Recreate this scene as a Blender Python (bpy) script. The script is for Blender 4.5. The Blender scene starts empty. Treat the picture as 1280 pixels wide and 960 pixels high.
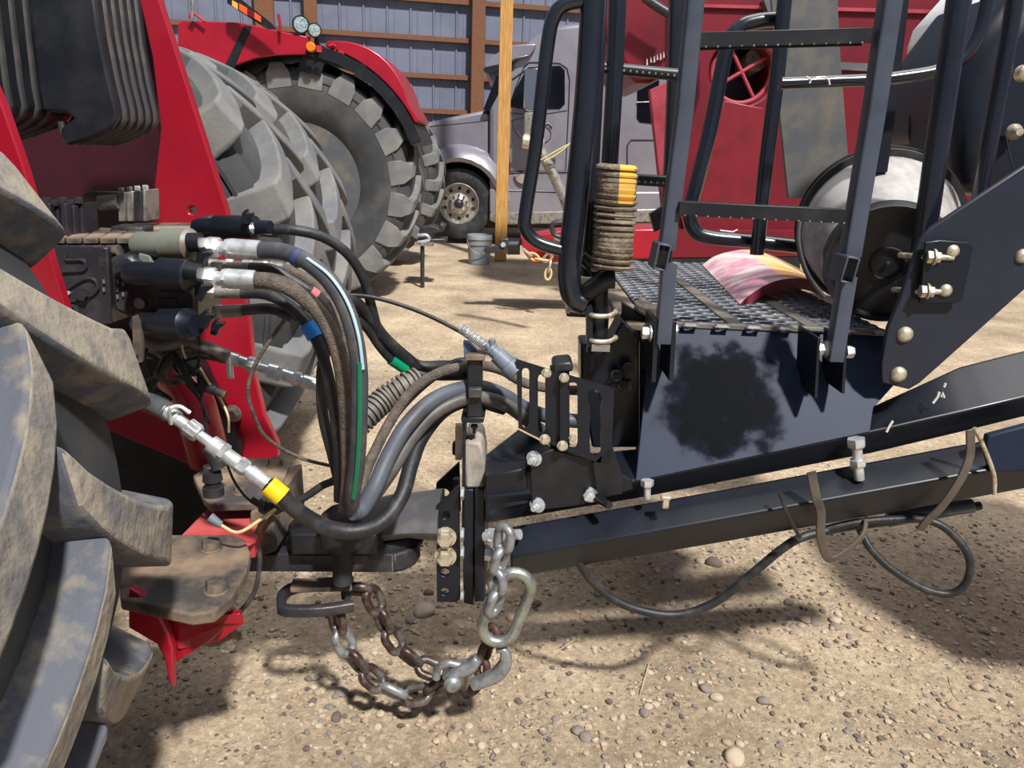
import bpy, bmesh, math, random
from mathutils import Vector, Matrix, Euler, noise
random.seed(7)
PI = math.pi
R = math.radians
V = Vector
scn = bpy.context.scene
col = scn.collection

# ------------------------------------------------------------------ camera, world, sun, exposure
F = 961.0
EYE = V((0, 0, 1.35))
PITCH, ROLL = 16.6, 2.0
cd = bpy.data.cameras.new('camera'); cam = bpy.data.objects.new('camera', cd); col.objects.link(cam)
cd.sensor_width = 36; cd.lens = 36 * F / 1280; cd.clip_start = 0.02
CM = Matrix.Rotation(R(90 - PITCH), 3, 'X') @ Matrix.Rotation(R(ROLL), 3, 'Z')
cam.matrix_world = Matrix.Translation(EYE) @ CM.to_4x4()
scn.camera = cam
w = bpy.data.worlds.new('world'); scn.world = w; w.use_nodes = True
w.node_tree.nodes['Background'].inputs[0].default_value = (.66, .76, 1, 1)
w.node_tree.nodes['Background'].inputs[1].default_value = .24
sd = bpy.data.lights.new('sun', 'SUN'); sun = bpy.data.objects.new('sun', sd); col.objects.link(sun)
sd.energy = 5.2; sd.angle = R(3.5); sd.color = (1, .965, .91)
sun.rotation_mode = 'QUATERNION'
sun.rotation_quaternion = V((-.24, .46, -.66)).to_track_quat('-Z', 'Y')
sun.location = (2, -3, 6)
ld = bpy.data.lights.new('shed_lamp', 'AREA'); lamp = bpy.data.objects.new('shed_lamp', ld); col.objects.link(lamp)
ld.shape = 'RECTANGLE'; ld.size = 4.5; ld.size_y = 3; ld.energy = 190; ld.color = (1, .97, .93)
lamp.location = (1.5, 3.2, 6.0)
scn.view_settings.view_transform = 'Standard'; scn.view_settings.look = 'None'
scn.view_settings.exposure = 0.12; scn.view_settings.gamma = 1; scn.view_settings.use_curve_mapping = False

# ------------------------------------------------------------------ measuring: a photo point at a known distance
def ray(px, py):
    return CM @ V(((px - 640) / F, -(py - 480) / F, -1))
def P(px, py, Y):
    d = ray(px, py); return EYE + d * (Y / d.y)
def PZ(px, py, Z):
    d = ray(px, py); return EYE + d * ((Z - EYE.z) / d.z)
def PP(l, Y=None):
    return [P(*q) if len(q) == 3 else P(q[0], q[1], Y) for q in l]

# ------------------------------------------------------------------ materials
def srgb(c):
    return tuple((x / 12.92 if x <= .04045 else ((x + .055) / 1.055) ** 2.4) for x in [v / 255 for v in c]) + (1,)
MATS = {}
def mat(name, c1, c2=None, rough=.5, metal=0, scale=8, lo=.45, hi=.65, bump=0, bscale=None, spec=.5, coat=0, detail=6, stretch=None):
    if name in MATS: return MATS[name]
    m = bpy.data.materials.new(name); m.use_nodes = True; MATS[name] = m
    nt = m.node_tree; b = nt.nodes['Principled BSDF']
    b.inputs['Roughness'].default_value = rough; b.inputs['Metallic'].default_value = metal
    b.inputs['Specular IOR Level'].default_value = spec; b.inputs['Coat Weight'].default_value = coat
    b.inputs['Coat Roughness'].default_value = .15
    tc = nt.nodes.new('ShaderNodeTexCoord'); src = tc.outputs['Object']
    if stretch:
        mp = nt.nodes.new('ShaderNodeMapping'); mp.inputs['Scale'].default_value = stretch
        nt.links.new(src, mp.inputs[0]); src = mp.outputs[0]
    n = nt.nodes.new('ShaderNodeTexNoise'); n.inputs['Scale'].default_value = scale; n.inputs['Detail'].default_value = detail
    n.inputs['Roughness'].default_value = .6
    nt.links.new(src, n.inputs['Vector'])
    r = nt.nodes.new('ShaderNodeValToRGB')
    r.color_ramp.elements[0].position = lo; r.color_ramp.elements[1].position = hi
    r.color_ramp.elements[0].color = srgb(c1); r.color_ramp.elements[1].color = srgb(c2 or c1)
    nt.links.new(n.outputs[0], r.inputs[0]); nt.links.new(r.outputs[0], b.inputs['Base Color'])
    if bump:
        n2 = nt.nodes.new('ShaderNodeTexNoise'); n2.inputs['Scale'].default_value = bscale or scale * 6; n2.inputs['Detail'].default_value = 5
        nt.links.new(src, n2.inputs['Vector'])
        bp = nt.nodes.new('ShaderNodeBump'); bp.inputs['Strength'].default_value = bump; bp.inputs['Distance'].default_value = .01
        nt.links.new(n2.outputs[0], bp.inputs['Height']); nt.links.new(bp.outputs[0], b.inputs['Normal'])
    return m
BLACK = mat('black_paint', (18, 23, 33), (26, 31, 42), .4, scale=5, spec=.4, coat=.1)
BLACKG = mat('glossy_black_tube_paint', (20, 25, 35), (28, 33, 44), .27, scale=5, spec=.7, coat=.3)
BLACKW = mat('worn_black_paint', (20, 23, 29), (42, 42, 44), .42, scale=14, lo=.5, hi=.75)
PLATE = mat('blue_black_plate', (32, 42, 62), (13, 14, 19), .5, scale=2.6, lo=.5, hi=.56, bump=.06, detail=4, spec=.18)
DKMET = mat('dark_cast_iron', (44, 43, 50), (78, 72, 68), .38, scale=18, lo=.5, hi=.8, bump=.15)
DUSTMET = mat('dusty_dark_metal', (52, 50, 52), (150, 130, 108), .8, scale=9, lo=.42, hi=.7, bump=.2)
DUSTPL = mat('mud_dusted_plate', (140, 120, 100), (62, 58, 58), .85, scale=6, lo=.4, hi=.6, bump=.3)
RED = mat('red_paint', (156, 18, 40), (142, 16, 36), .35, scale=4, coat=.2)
REDD = mat('dusty_red_paint', (176, 22, 34), (176, 110, 92), .6, scale=7, lo=.5, hi=.75)
REDB = mat('shade_darkened_red', (104, 10, 28), (90, 10, 26), .4, scale=3)  # the grain cart's shade is mixed into this darker red
REDP = mat('faded_red_paint', (150, 50, 66), (120, 24, 40), .6, scale=3)
RUB = mat('dusty_tire_rubber', (98, 100, 104), (128, 125, 118), .75, scale=6, lo=.4, hi=.75, bump=.12, bscale=60)
RUBN = mat('mud_stained_tire_rubber', (84, 88, 98), (140, 130, 114), .8, scale=16, lo=.5, hi=.72, bump=.3, bscale=45)
RUBC = mat('tire_carcass_rubber', (52, 54, 58), (74, 74, 74), .75, scale=4, bump=.05)
RUBD = mat('dark_rubber', (30, 31, 35), (54, 54, 56), .7, scale=12)
HOSE = mat('black_hose_rubber', (32, 34, 38), (74, 72, 70), .5, scale=25, lo=.5, hi=.8, bump=.1)
HOSEG = mat('grey_hose_rubber', (64, 68, 76), (92, 90, 88), .55, scale=22, lo=.45, hi=.7)
HOSEB = mat('brown_hose_cover', (84, 76, 70), (112, 100, 90), .8, scale=40, lo=.4, hi=.6, bump=.6, bscale=260)
CONDUIT = mat('grey_plastic_conduit', (100, 96, 92), (128, 122, 114), .6, scale=20)
ZINC = mat('zinc_plated_steel', (214, 218, 220), (170, 172, 172), .3, .55, scale=30)
ZINCD = mat('dull_galvanized_steel', (158, 154, 148), (112, 106, 100), .45, .5, scale=30)
GALV = mat('yellow_zinc_bolt_steel', (206, 198, 178), (150, 136, 110), .4, .5, scale=60)
CHAINZ = mat('galvanized_chain_steel', (150, 154, 158), (104, 100, 98), .45, .5, scale=40)
CHAINR = mat('rusty_chain_steel', (78, 60, 54), (126, 122, 120), .4, .6, scale=22, lo=.42, hi=.6)
RUSTS = mat('dusty_coil_steel', (108, 94, 80), (146, 132, 114), .8, .1, scale=30, bump=.5, bscale=120)
YEL = mat('yellow_marking_paint', (222, 170, 60), (200, 160, 90), .7, scale=30)
YTAPE = mat('yellow_tape', (240, 200, 30), None, .4)
BTAPE = mat('blue_tape', (36, 122, 210), None, .4)
GTAPE = mat('green_tape', (0, 140, 100), None, .4)
GSTR = mat('green_line_stripe', (14, 118, 84), None, .5)
PINK = mat('pink_tape', (205, 110, 115), (170, 90, 95), .6)
WSTR = mat('pale_blue_stripe', (170, 200, 214), None, .5)
WOOD = mat('yellow_pine_wood', (206, 160, 92), (176, 124, 66), .8, scale=6, lo=.35, hi=.65, stretch=(12, 12, .8))
WOODB = mat('brown_pine_wood', (124, 84, 60), (100, 66, 48), .9, scale=6, stretch=(8, 8, 8))
SHEET = mat('blue_grey_wall_sheet', (118, 124, 144), (106, 112, 132), .5, .2, scale=1.2)
SILVER = mat('silver_truck_paint', (148, 146, 156), (136, 134, 146), .3, .35, scale=2, coat=.5)
GLASS = mat('dark_window_glass', (14, 18, 28), None, .1)
CHROME = mat('chrome', (220, 220, 220), None, .12, 1)
ALU = mat('polished_aluminium', (196, 192, 184), (150, 146, 140), .35, .6, scale=12)
PLAST = mat('black_ribbed_plastic', (26, 29, 36), (44, 46, 50), .4, scale=10)
PLASTG = mat('ribbed_plastic_dusty', (62, 62, 64), (88, 82, 76), .5, scale=14)
BUCKETG = mat('grey_plastic_pail', (140, 148, 156), (128, 132, 136), .5, scale=8)
AMBER = mat('amber_reflector', (236, 120, 30), None, .3)
ORANGE = mat('orange_tape', (240, 90, 40), None, .4)
LENS = mat('lamp_lens', (180, 200, 205), (90, 110, 120), .15, .3, scale=60)
RUBT = mat('worn_tread_face', (150, 142, 128), (104, 104, 106), .9, scale=14, lo=.42, hi=.66, bump=.5, bscale=50)
WHITEB = mat('scuffed_white_label', (176, 174, 172), (110, 100, 98), .6, scale=9, lo=.45, hi=.7, detail=6, stretch=(1, .4, 1))
BLUEGR = mat('blue_grey_plastic', (112, 124, 138), (90, 98, 108), .5, scale=20)
GREYCH = mat('grey_weathered_sheet', (72, 76, 82), (104, 98, 86), .6, scale=6, lo=.45, hi=.7)
BEIGE = mat('beige_plastic', (196, 178, 140), None, .6)
GREYCAP = mat('grey_green_coupler_metal', (122, 128, 120), (120, 92, 70), .5, .2, scale=14, lo=.5, hi=.75)
PINKPIPE = mat('pink_painted_shell', (186, 132, 152), (206, 190, 186), .75, scale=9, lo=.42, hi=.6, bump=.2)
ORPIPE = mat('orange_faded_band', (222, 166, 102), (206, 182, 160), .75, scale=9, lo=.45, hi=.7)
TWINE = mat('straw_twine', (200, 180, 130), None, .9)
WHITEP = mat('white_paint', (215, 215, 215), None, .5)

# ------------------------------------------------------------------ objects
def tag(o, label=None, cat=None, group=None, kind=None):
    if label: o['label'] = label
    if cat: o['category'] = cat
    if group: o['group'] = group
    if kind: o['kind'] = kind
    return o
def thing(name, label, cat, loc=(0, 0, 0), group=None, kind=None):
    o = bpy.data.objects.new(name, None); col.objects.link(o); o.location = loc; o.empty_display_size = .05
    bpy.context.view_layer.update()
    return tag(o, label, cat, group, kind)
def wloc(o):
    v = V(o.location); p = o.parent
    while p: v += p.location; p = p.parent
    return v
def obj(name, bm, m, parent=None, smooth=True, bevel=0, label=None, cat=None, group=None, kind=None, base=None, seg=2):
    """links the bmesh (in world coordinates) as one mesh object; its origin goes to its own centre"""
    bmesh.ops.recalc_face_normals(bm, faces=bm.faces)
    c = V((0, 0, 0))
    if len(bm.verts):
        mn = V([min(v.co[i] for v in bm.verts) for i in range(3)]); mx = V([max(v.co[i] for v in bm.verts) for i in range(3)])
        c = V(((mn.x + mx.x) / 2, (mn.y + mx.y) / 2, mn.z)) if base is None else V(base)
    bmesh.ops.translate(bm, verts=bm.verts, vec=-c)
    me = bpy.data.meshes.new(name); bm.to_mesh(me); bm.free()
    for x in (m if isinstance(m, (list, tuple)) else [m]): me.materials.append(x)
    if smooth:
        me.polygons.foreach_set('use_smooth', [True] * len(me.polygons))
        me.set_sharp_from_angle(angle=R(38))
    o = bpy.data.objects.new(name, me); col.objects.link(o)
    if parent: o.parent = parent; o.location = c - wloc(parent)
    else: o.location = c
    if bevel:
        b = o.modifiers.new('bevel', 'BEVEL'); b.width = bevel; b.segments = seg; b.limit_method = 'ANGLE'; b.angle_limit = R(40)
        b.harden_normals = False
    return tag(o, label, cat, group, kind)
def B(): return bmesh.new()

# ------------------------------------------------------------------ shapes (all add to a bmesh, world coordinates)
def mark(bm, n0, mi):
    if mi:
        bm.faces.ensure_lookup_table()
        for f in bm.faces[n0:]: f.material_index = mi
def frame(d, up=V((0, 0, 1))):
    d = V(d).normalized()
    if abs(d.dot(up)) > .98: up = V((0, 1, 0)) if abs(d.y) < .9 else V((1, 0, 0))
    a = d.cross(up).normalized(); b = a.cross(d).normalized()
    return d, a, b
def box(bm, c, s, rot=None, mi=0):
    n0 = len(bm.faces); c = V(c)
    M = rot if rot else Matrix.Identity(3)
    vs = [bm.verts.new(c + M @ V((x * s[0] / 2, y * s[1] / 2, z * s[2] / 2))) for x in (-1, 1) for y in (-1, 1) for z in (-1, 1)]
    for f in ((0, 1, 3, 2), (4, 6, 7, 5), (0, 4, 5, 1), (2, 3, 7, 6), (0, 2, 6, 4), (1, 5, 7, 3)):
        bm.faces.new([vs[i] for i in f])
    mark(bm, n0, mi); return bm
def rings(bm, rs, closed=False, caps=True, mi=0):
    n0 = len(bm.faces)
    vr = [[bm.verts.new(p) for p in r] for r in rs]
    n = len(vr[0]); m = len(vr)
    for i in range(m if closed else m - 1):
        a, b = vr[i], vr[(i + 1) % m]
        for j in range(n):
            try: bm.faces.new((a[j], a[(j + 1) % n], b[(j + 1) % n], b[j]))
            except ValueError: pass
    if caps and not closed:
        bm.faces.new(vr[0][::-1]); bm.faces.new(vr[-1])
    mark(bm, n0, mi); return bm
def smooth_path(pts, sub=8, closed=False):
    pts = [V(p) for p in pts]
    if len(pts) < 3: return pts
    out = []; n = len(pts)
    for i in range(n if closed else n - 1):
        p1, p2 = pts[i], pts[(i + 1) % n]
        p0 = pts[i - 1] if (i > 0 or closed) else p1 * 2 - p2
        p3 = pts[(i + 2) % n] if (i < n - 2 or closed) else p2 * 2 - p1
        for k in range(sub):
            t = k / sub
            out.append(.5 * ((2 * p1) + (p2 - p0) * t + (2 * p0 - 5 * p1 + 4 * p2 - p3) * t * t + (3 * p1 - p0 - 3 * p2 + p3) * t ** 3))
    if not closed: out.append(pts[-1])
    return out
def sweep(bm, pts, prof, closed=False, caps=True, up=V((0, 0, 1)), scale=None, mi=0):
    """prof: list of (a, b) offsets; a sideways, b upwards along a twist-free frame"""
    n = len(pts); fr = None; rs = []; prev = None
    for i, p in enumerate(pts):
        if closed: t = pts[(i + 1) % n] - pts[i - 1]
        else: t = pts[min(i + 1, n - 1)] - pts[max(i - 1, 0)]
        t.normalize()
        if prev is None: _, a, b = frame(t, up)
        else:
            q = prev.rotation_difference(t); a = (q @ a).normalized(); b = (q @ b).normalized()
        prev = t
        s = scale[i] if scale else 1
        rs.append([p + a * (x * s) + b * (y * s) for x, y in prof])
    return rings(bm, rs, closed, caps, mi)
def circ(r, n=12): return [(r * math.cos(2 * PI * k / n), r * math.sin(2 * PI * k / n)) for k in range(n)]
def rrect(wd, ht, r=.006, k=3):
    o = []
    for cx, cy, a0 in ((wd / 2 - r, ht / 2 - r, 0), (-wd / 2 + r, ht / 2 - r, 90), (-wd / 2 + r, -ht / 2 + r, 180), (wd / 2 - r, -ht / 2 + r, 270)):
        for i in range(k + 1):
            a = R(a0 + 90 * i / k); o.append((cx + r * math.cos(a), cy + r * math.sin(a)))
    return o
def tube(bm, pts, r, n=12, closed=False, sub=8, mi=0, raw=False):
    p = [V(q) for q in pts] if raw else smooth_path(pts, sub, closed)
    return sweep(bm, p, circ(r, n), closed, mi=mi)
def cyl(bm, p0, p1, r, r2=None, n=20, mi=0):
    p0, p1 = V(p0), V(p1); _, a, b = frame(p1 - p0); r2 = r if r2 is None else r2
    return rings(bm, [[p + a * (rr * math.cos(2 * PI * k / n)) + b * (rr * math.sin(2 * PI * k / n)) for k in range(n)] for p, rr in ((p0, r), (p1, r2))], mi=mi)
def lathe(bm, p0, d, prof, n=32, closed=False, mi=0, caps=True):
    """prof: list of (distance along d, radius)"""
    p0 = V(p0); d, a, b = frame(d)
    rs = [[p0 + d * t + a * (r * math.cos(2 * PI * k / n)) + b * (r * math.sin(2 * PI * k / n)) for k in range(n)] for t, r in prof]
    return rings(bm, rs, closed, caps and not closed, mi)
def hexa(bm, p0, d, r, h, mi=0, n=6):
    d = V(d).normalized(); p0 = V(p0)
    return lathe(bm, p0, d, [(0, r * .98), (h * .15, r), (h * .8, r), (h, r * .86)], n, mi=mi)
def plate(bm, outline, depth, holes=(), mi=0):
    """flat outline (world points), extruded by the vector depth; holes are loops of world points"""
    n0 = len(bm.faces); depth = V(depth)
    loops = []
    for lp in [outline] + list(holes):
        vs = [bm.verts.new(V(p)) for p in lp]; loops.append(vs)
    es = []
    for vs in loops:
        for i in range(len(vs)): es.append(bm.edges.new((vs[i], vs[(i + 1) % len(vs)])))
    if holes:
        r = bmesh.ops.triangle_fill(bm, edges=es, use_beauty=True, use_dissolve=False)
        front = [g for g in r['geom'] if isinstance(g, bmesh.types.BMFace)]
    else: front = [bm.faces.new(loops[0])]
    mp = {}
    for vs in loops:
        for v in vs: mp[v] = bm.verts.new(v.co + depth)
    for f in front: bm.faces.new([mp[v] for v in reversed(f.verts)])
    for vs in loops:
        for i in range(len(vs)):
            a, b = vs[i], vs[(i + 1) % len(vs)]
            bm.faces.new((a, b, mp[b], mp[a]))
    mark(bm, n0, mi); return bm
def pplate(bm, px, Y, t, holes=(), mi=0, dirv=None):
    dv = V((0, t, 0)) if dirv is None else V(dirv) * t
    return plate(bm, PP(px, Y), dv, [PP(h, Y) for h in holes], mi)
def ell(cx, cy, rx, ry=None, n=16, a0=0):
    ry = rx if ry is None else ry
    return [(cx + rx * math.cos(a0 + 2 * PI * k / n), cy + ry * math.sin(a0 + 2 * PI * k / n)) for k in range(n)]
def px2m(px, p):
    """size in metres of px photo pixels at the world point p"""
    dd = -(CM.transposed() @ (V(p) - EYE)).z
    return px * dd / F
def bolt(name, px, py, Y, r_px, parent, m=GALV, d=(0, -1, 0), h=None, washer=True, stud=0, label=None):
    p = P(px, py, Y); r = px2m(r_px, p); d = V(d).normalized(); h = h or r * .9
    bm = B()
    if washer: lathe(bm, p, d, [(0, r * 1.25), (.003, r * 1.25)], 20)
    hexa(bm, p + d * (.003 if washer else 0), d, r, h)
    if stud: lathe(bm, p + d * h, d, [(0, r * .5), (stud * .9, r * .5), (stud, r * .4)], 12)
    return obj(name, bm, m, parent, label=label)
def dome(name, px, py, Y, r_px, parent, m=GALV, d=(0, -1, 0)):
    p = P(px, py, Y); r = px2m(r_px, p)
    bm = B(); lathe(bm, p, d, [(0, r), (r * .15, r), (r * .45, r * .8), (r * .62, r * .45), (r * .68, .0005)], 20)
    return obj(name, bm, m, parent)
def sqtube(bm, pts, wpx, hpx=None, rad=.006, Y=None, sub=6, mi=0, up=V((0, 0, 1)), raw=True):
    p = PP(pts, Y) ; w_ = px2m(wpx, p[len(p) // 2]); h_ = px2m(hpx or wpx, p[len(p) // 2])
    if not raw: p = smooth_path(p, sub)
    return sweep(bm, p, rrect(w_, h_, min(rad, w_ / 3, h_ / 3)), up=up, mi=mi)
def rtube(bm, pts, rpx, Y=None, n=14, sub=8, raw=False, mi=0, closed=False):
    p = PP(pts, Y); return tube(bm, p, px2m(rpx, p[len(p) // 2]), n, closed, sub, mi, raw)
# ------------------------------------------------------------------ the setting: ground and back wall
def ground_mat():
    m = bpy.data.materials.new('packed_dirt_and_gravel'); m.use_nodes = True; nt = m.node_tree; b = nt.nodes['Principled BSDF']
    b.inputs['Roughness'].default_value = .95; b.inputs['Specular IOR Level'].default_value = .2
    tc = nt.nodes.new('ShaderNodeTexCoord')
    def nz(s, d=6, r=.6):
        n = nt.nodes.new('ShaderNodeTexNoise'); n.inputs['Scale'].default_value = s; n.inputs['Detail'].default_value = d; n.inputs['Roughness'].default_value = r
        nt.links.new(tc.outputs['Object'], n.inputs['Vector']); return n.outputs[0]
    def ramp(src, stops):
        r = nt.nodes.new('ShaderNodeValToRGB'); e = r.color_ramp.elements
        e[0].position, e[0].color = stops[0][0], srgb(stops[0][1]); e[1].position, e[1].color = stops[-1][0], srgb(stops[-1][1])
        for p_, c_ in stops[1:-1]: x = e.new(p_); x.color = srgb(c_)
        nt.links.new(src, r.inputs[0]); return r.outputs[0]
    def mix(f, a, b_, mode='MIX'):
        x = nt.nodes.new('ShaderNodeMix'); x.data_type = 'RGBA'; x.blend_type = mode
        if isinstance(f, float): x.inputs[0].default_value = f
        else: nt.links.new(f, x.inputs[0])
        nt.links.new(a, x.inputs[6]); nt.links.new(b_, x.inputs[7]); return x.outputs[2]
    base = ramp(nz(1.6), [(.3, (154, 141, 125)), (.5, (186, 173, 153)), (.72, (214, 203, 182))])
    fine = ramp(nz(46, 9, .8), [(.3, (84, 76, 70)), (.5, (176, 164, 150)), (.7, (250, 242, 230))])
    c = mix(.6, base, fine, 'OVERLAY')
    v = nt.nodes.new('ShaderNodeTexVoronoi'); v.inputs['Scale'].default_value = 52; nt.links.new(tc.outputs['Object'], v.inputs['Vector'])
    vs = nt.nodes.new('ShaderNodeTexVoronoi'); vs.inputs['Scale'].default_value = 90; nt.links.new(tc.outputs['Object'], vs.inputs['Vector'])
    st = ramp(v.outputs['Distance'], [(.22, (255, 255, 255)), (.32, (0, 0, 0))])
    big = ramp(nz(5), [(.5, (0, 0, 0)), (.62, (255, 255, 255))])
    mk = nt.nodes.new('ShaderNodeMath'); mk.operation = 'MULTIPLY'; nt.links.new(st, mk.inputs[0]); nt.links.new(big, mk.inputs[1])
    sc = nt.nodes.new('ShaderNodeSeparateColor'); nt.links.new(v.outputs['Color'], sc.inputs[0])
    stone = ramp(sc.outputs[0], [(0, (112, 104, 100)), (.5, (172, 156, 138)), (1, (214, 200, 180))])
    c = mix(mk.outputs[0], c, stone)
    nt.links.new(c, b.inputs['Base Color'])
    bp = nt.nodes.new('ShaderNodeBump'); bp.inputs['Strength'].default_value = .8; bp.inputs['Distance'].default_value = .012
    ad = nt.nodes.new('ShaderNodeMath'); ad.operation = 'ADD'; nt.links.new(nz(70, 6, .8), ad.inputs[0]); nt.links.new(mk.outputs[0], ad.inputs[1])
    nt.links.new(ad.outputs[0], bp.inputs['Height']); nt.links.new(bp.outputs[0], b.inputs['Normal'])
    return m
GROUND = ground_mat()
bm = B()
xs = [-30, -16, -9, -6, -4] + [-2.6 + .06 * i for i in range(90)] + [3, 4, 6, 9, 14, 22, 34]
ys = [-6, -3, -1, 0, .5] + [.8 + .06 * i for i in range(58)] + [4.5, 5, 5.6, 6.4, 7.4, 8.6, 10, 12, 15, 20, 28]
def gz(x, y):
    a = noise.noise(V((x * 1.3, y * 1.3, 3))) * .012 + noise.noise(V((x * 5, y * 5, 9))) * .005
    return (a - .008) if y < 6 else -.008
grid = [[bm.verts.new((x, y, gz(x, y))) for y in ys] for x in xs]
for i in range(len(xs) - 1):
    for j in range(len(ys) - 1): bm.faces.new((grid[i][j], grid[i + 1][j], grid[i + 1][j + 1], grid[i][j + 1]))
obj('floor', bm, GROUND, kind='structure', base=(0, 0, 0), label='packed dirt and gravel ground of the shed', cat='ground')

# back wall, turned about 12 degrees, ribbed sheet behind brown girts and posts
WA = R(12); WO = V((0, 17.2, 0)); WU = V((math.cos(WA), math.sin(WA), 0)); WN = V((math.sin(WA), -math.cos(WA), 0))
def wpt(px, py, off=0):
    d = ray(px, py); t = ((WO + WN * off) - EYE).dot(WN) / d.dot(WN); return EYE + d * t
bm = B(); line = []; x = -26
while x < 26:
    for dx, o in ((0, 0), (.19, 0), (.205, .028), (.235, .028), (.25, 0), (.345, 0), (.352, .008), (.365, .008), (.372, 0)):
        line.append((x + dx, o))
    x += .46
lo = [bm.verts.new(WO + WU * a + WN * o + V((0, 0, -.02))) for a, o in line]; hi = [bm.verts.new(WO + WU * a + WN * o + V((0, 0, 6.4))) for a, o in line]
for i in range(len(line) - 1): bm.faces.new((lo[i], lo[i + 1], hi[i + 1], hi[i]))
wall = obj('wall_back', bm, SHEET, kind='structure', smooth=False, label='blue-grey ribbed metal sheet wall at the back of the shed', cat='wall')
WR = Matrix((WU, -WN, V((0, 0, 1)))).transposed()
for py in (-42, 2, 50, 96.5, 140, 184, 226):
    z = wpt(560, py, .05).z
    for x0, x1 in ((-26, 26),):
        bm = B(); box(bm, WO + WU * ((x0 + x1) / 2) + WN * .075 + V((0, 0, z)), (x1 - x0, .09, .09), WR)
        obj('girt', bm, WOODB, wall)
for px, wd, mm in ((333, .34, WOODB), (390, .24, WOODB), (597, .26, WOODB), (60, .26, WOODB), (1010, .26, WOODB)):
    p = wpt(px, 60, .2); bm = B(); box(bm, V((p.x, p.y, 3.19)), (wd, .2, 6.4), WR); obj('stud', bm, mm, wall)
# pale wooden post standing in the middle
pb = P(624, 308, 10.2); pt = P(632, -20, 10.2)
bm = B(); box(bm, V((pb.x + .01, 10.3, 2.6)), (.155, .16, 5.2), Euler((0, R(-.2), 0)).to_matrix())
post = obj('wooden_post', bm, WOOD, label='pale yellow wooden post standing in front of the silver truck', cat='post', bevel=.006)

# ------------------------------------------------------------------ big tires
def tire_parts(root, c, Rr, w_, yaw=0, nl=20, lugm=RUB, rimm=None, phase=0, lug_h=.055, sh_w=.066, sh_d=.14, topm=None, name='tire', rim_r=.5, hub=True, arc=None):
    """tractor tire; axis along local Y, centre c. Lugs run from the middle (higher on the rear face) to the shoulders"""
    M = Matrix.Rotation(yaw, 3, 'Z'); c = V(c)
    def W(a, r, y): return c + M @ V((r * math.cos(a), y, r * math.sin(a)))
    Rb = Rr - lug_h
    bm = B(); prof = []
    hw = w_ / 2; ri = Rr * rim_r
    for y, r in ((-hw * .78, ri), (-hw * .86, ri + .02), (-hw * 1.0, ri + (Rb - ri) * .35), (-hw * 1.03, ri + (Rb - ri) * .6), (-hw * .99, Rb - .06), (-hw * .9, Rb - .018),
                 (-hw * .5, Rb - .003), (0, Rb + .002), (hw * .5, Rb - .003), (hw * .9, Rb - .018), (hw * .99, Rb - .06), (hw * 1.03, ri + (Rb - ri) * .6), (hw, ri + (Rb - ri) * .35), (hw * .86, ri + .02), (hw * .78, ri)):
        prof.append((y, r))
    n = 96
    rs = [[W(2 * PI * k / n, r, y) for k in range(n)] for y, r in prof]
    rings(bm, rs, False, False)
    rings(bm, [[W(2 * PI * k / n, ri, hw * .78) for k in range(n)], [W(2 * PI * k / n, ri, -hw * .78) for k in range(n)]], False, False)
    # a moulded ridge round each sidewall
    for s in (-1, 1):
        rr = ri + (Rb - ri) * .78
        rings(bm, [[W(2 * PI * k / n, rr + q, s * (hw * 1.015 + o)) for k in range(n)] for q, o in ((-.012, -.01), (-.006, .006), (.006, .006), (.012, -.01))], False, False)
    tire = obj(name, bm, RUBC, root)
    bm = B(); pitch = 2 * PI / nl; swp = .30 / Rr
    for s in (-1, 1):
        for i in range(nl):
            a0 = phase + i * pitch + (pitch / 2 if s > 0 else 0)
            if arc and not (arc[0] < ((a0 + PI) % (2 * PI)) - PI < arc[1]): continue
            rr_ = []
            K = 9
            for k in range(K + 1):
                t = k / K; y = s * (-.04 * w_ + t * (hw * 1.0 + .04 * w_))
                da = -swp * (t ** .8) * (1 - .18 * t)
                half = (.040 + .012 * t + (.008 if t > .8 else 0)) / Rr
                drop = .012 * t * t + (.012 if k == K else 0)
                a = a0 + da + .9 * pitch
                top = Rr - drop; bot = Rb - .03
                sh = 1.3
                rr_.append([W(a - half * sh, bot, y), W(a - half, top - .003, y), W(a + half, top, y), W(a + half * sh, bot, y)])
            # shoulder: run down the sidewall
            y2 = s * hw * 1.045
            half = sh_w / Rr
            rr_.append([W(a - half * 1.3, Rb - sh_d, y2 * .99), W(a - half, Rb - .045, y2), W(a + half, Rb - .045, y2), W(a + half * 1.3, Rb - sh_d, y2 * .99)])
            n0 = len(bm.faces); rings(bm, rr_); bm.faces.ensure_lookup_table()
            for k in range(K): bm.faces[n0 + 4 * k + 1].material_index = 1
    obj('tread_lugs', bm, [lugm, topm or lugm], tire, bevel=.011, seg=3)
    if rimm:
        bm = B()
        pr = []
        for s, y, r in ((0, -hw * .84, ri + .012), (0, -hw * .80, ri - .03), (0, -hw * .55, ri - .045), (0, -hw * .35, ri - .06), (0, -hw * .30, ri * .45), (0, -hw * .45, ri * .42), (0, -hw * .45, .02)):
            pr.append([W(2 * PI * k / 64, r, y) for k in range(64)])
        rings(bm, pr, False, True)
        obj('rim', bm, rimm, tire)
        for k in range(10):
            a = 2 * PI * k / 10; bm = B(); hexa(bm, W(a, ri * .34, -hw * .45), M @ V((0, -1, 0)), .02, .03)
            obj('wheel_nut', bm, ZINCD, tire)
    return tire
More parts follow.
